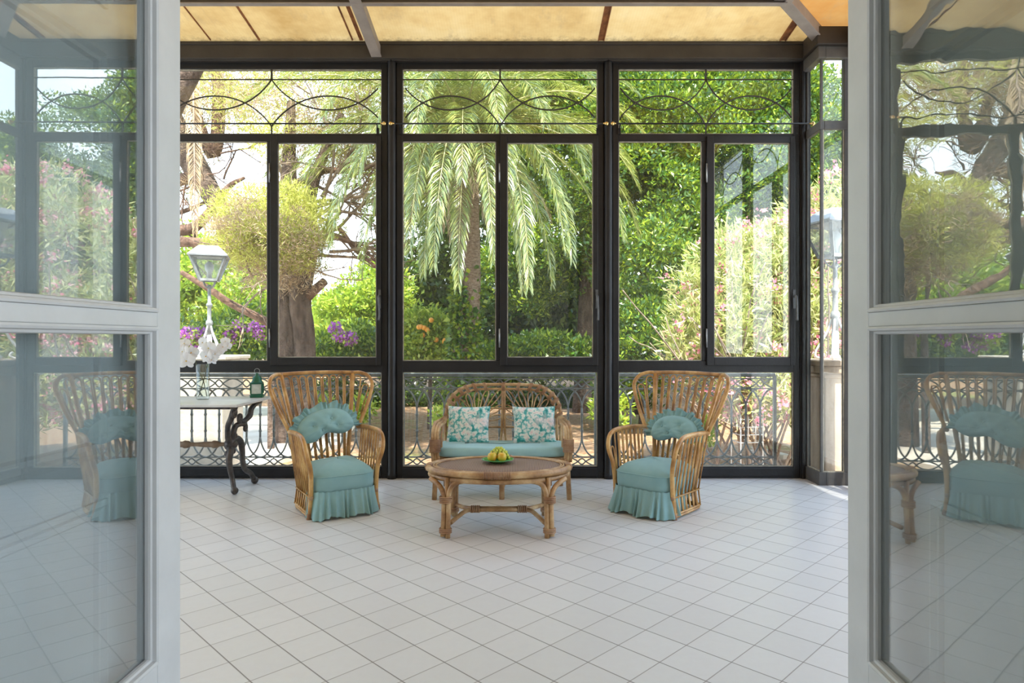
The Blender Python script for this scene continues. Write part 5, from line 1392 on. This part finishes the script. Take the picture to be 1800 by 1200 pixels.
tree('umbrella_pine', 'tall umbrella pine whose crown spreads above the garden, higher than the windows show', 'tree', 0,
     [([(-5.6,8.6,GZ-0.1),(-5.4,8.7,2.5),(-4.2,8.8,5.4),(-2.5,8.8,7.2),(0,8.6,8.0)], [0.22,0.20,0.17,0.12,0.05])],
     [(-2.2,8.2,8.0,1.0,1.2,0.5),(-0.6,7.6,8.2,1.0,1.0,0.5),(0.6,9.0,8.3,1.1,1.1,0.5),(1.9,7.7,8.0,0.8,1.0,0.5),(-1.0,9.8,8.4,1.0,0.8,0.5),(2.0,9.6,8.2,0.8,0.8,0.4)], 9000, 'leaf_pine_deep', clump=0.38, ll=0.20, lw=0.035, per=70)
tree('side_hedge', 'light green hedge along the far left side of the garden', 'hedge', 0, [],
     [(-15,y,0.6+0.3*math.sin(y),1.6,1.6,1.8) for y in (8,10.5,13,15.5,18,20.5)], 16000, 'leaf_light', clump=0.40, ll=0.20, lw=0.09)
# low plants, rack and planks seen through the railing
tree('ground_plant', 'low green plants growing on the garden floor behind the loveseat', 'plant', 0, [],
     [B(775,735,12.5,14,18), B(640,720,13,20,16), B(1075,720,12.8,26,26), B(1230,760,11.4,24,18), B(560,700,14,16,12)], 3000, 'leaf_light', clump=0.14, ll=0.14, lw=0.04)
wr = empty('garden_rack', P(1302,780,9.0)[:2]+(GZ,), 0.2, label='white wire rack standing on the garden earth behind the right armchair', cat='rack')
m = MB(); za = -0.17-GZ; zb = 0.26-GZ
for x in np.linspace(0,0.34,4): m.tube([(x,0,0.0 if x in (0,0.34) else za),(x,0,zb)], 0.010, 6); m.tube([(x,0.25,0.0 if x in (0,0.34) else za),(x,0.25,zb)], 0.008, 6)
for z in np.linspace(za,zb,5):
    m.tube([(0,0,z),(0.34,0,z)], 0.009, 6); m.tube([(0,0.25,z),(0.34,0.25,z)], 0.008, 6); m.tube([(0,0,z),(0,0.25,z)], 0.008, 6); m.tube([(0.34,0,z),(0.34,0.25,z)], 0.008, 6)
m.build('wire_grid', MAT['white_iron'], wr)
for a, b, lb in ((P(1322,788,10.9),P(1350,805,10.45),'pale stone plank lying nearest the white wire rack'), (P(1325,780,11.2),P(1384,808,10.4),'longer pale stone plank lying to the right of the white wire rack')):
    m = MB(); m.bar((a[0],a[1],GZ+0.10),(b[0],b[1],GZ+0.10),0.16,0.07); tag(m.build('stone_plank', MAT['stone'], bevel=0.01), lb, 'plank', 'stone planks on the garden floor')

# ================================================================== LIGHT, SKY, CAMERA
sun = bpy.data.lights.new('sun','SUN'); sun.energy = 11.0; sun.angle = math.radians(0.6); sun.color = (1.0,0.94,0.84)
so = bpy.data.objects.new('sun', sun); COL.objects.link(so)
so.rotation_euler = Vector((-0.12,0.50,-1.0)).to_track_quat('-Z','Y').to_euler()
w = bpy.data.worlds.new('sky'); bpy.context.scene.world = w; w.use_nodes = True
nt = w.node_tree; nt.nodes.clear()
bgd = nt.nodes.new('ShaderNodeBackground'); ow = nt.nodes.new('ShaderNodeOutputWorld')
tc = nt.nodes.new('ShaderNodeTexCoord'); sp = nt.nodes.new('ShaderNodeSeparateXYZ'); nt.links.new(tc.outputs['Generated'], sp.inputs[0])
col = ramp(nt, sp.outputs[2], [(0.0,(0.92,0.96,1.0)),(0.25,(0.74,0.86,1.0)),(1.0,(0.42,0.62,1.0))])
nt.links.new(col, bgd.inputs[0]); bgd.inputs[1].default_value = 3.1
nt.links.new(bgd.outputs[0], ow.inputs[0])

cam = bpy.data.cameras.new('camera'); cam.sensor_width = 36; cam.sensor_fit = 'HORIZONTAL'; cam.lens = F/1800*36
cam.shift_x = -(CX-900)/1800; cam.shift_y = (HY-600)/1800
cam.clip_start = 0.02; cam.clip_end = 300
co = bpy.data.objects.new('camera', cam); COL.objects.link(co)
co.location = (0,0,H); co.rotation_euler = (PI/2,0,0)
sc = bpy.context.scene; sc.camera = co
sc.view_settings.view_transform = 'Standard'; sc.view_settings.look = 'None'; sc.view_settings.exposure = 0.55; sc.view_settings.gamma = 1.0
sc.view_settings.use_curve_mapping = False
cy = sc.cycles
cy.use_denoising = True
cy.max_bounces = 10; cy.diffuse_bounces = 5; cy.glossy_bounces = 5; cy.transmission_bounces = 8; cy.transparent_max_bounces = 40
cy.sample_clamp_indirect = 6.0; cy.caustics_reflective = False; cy.caustics_refractive = False
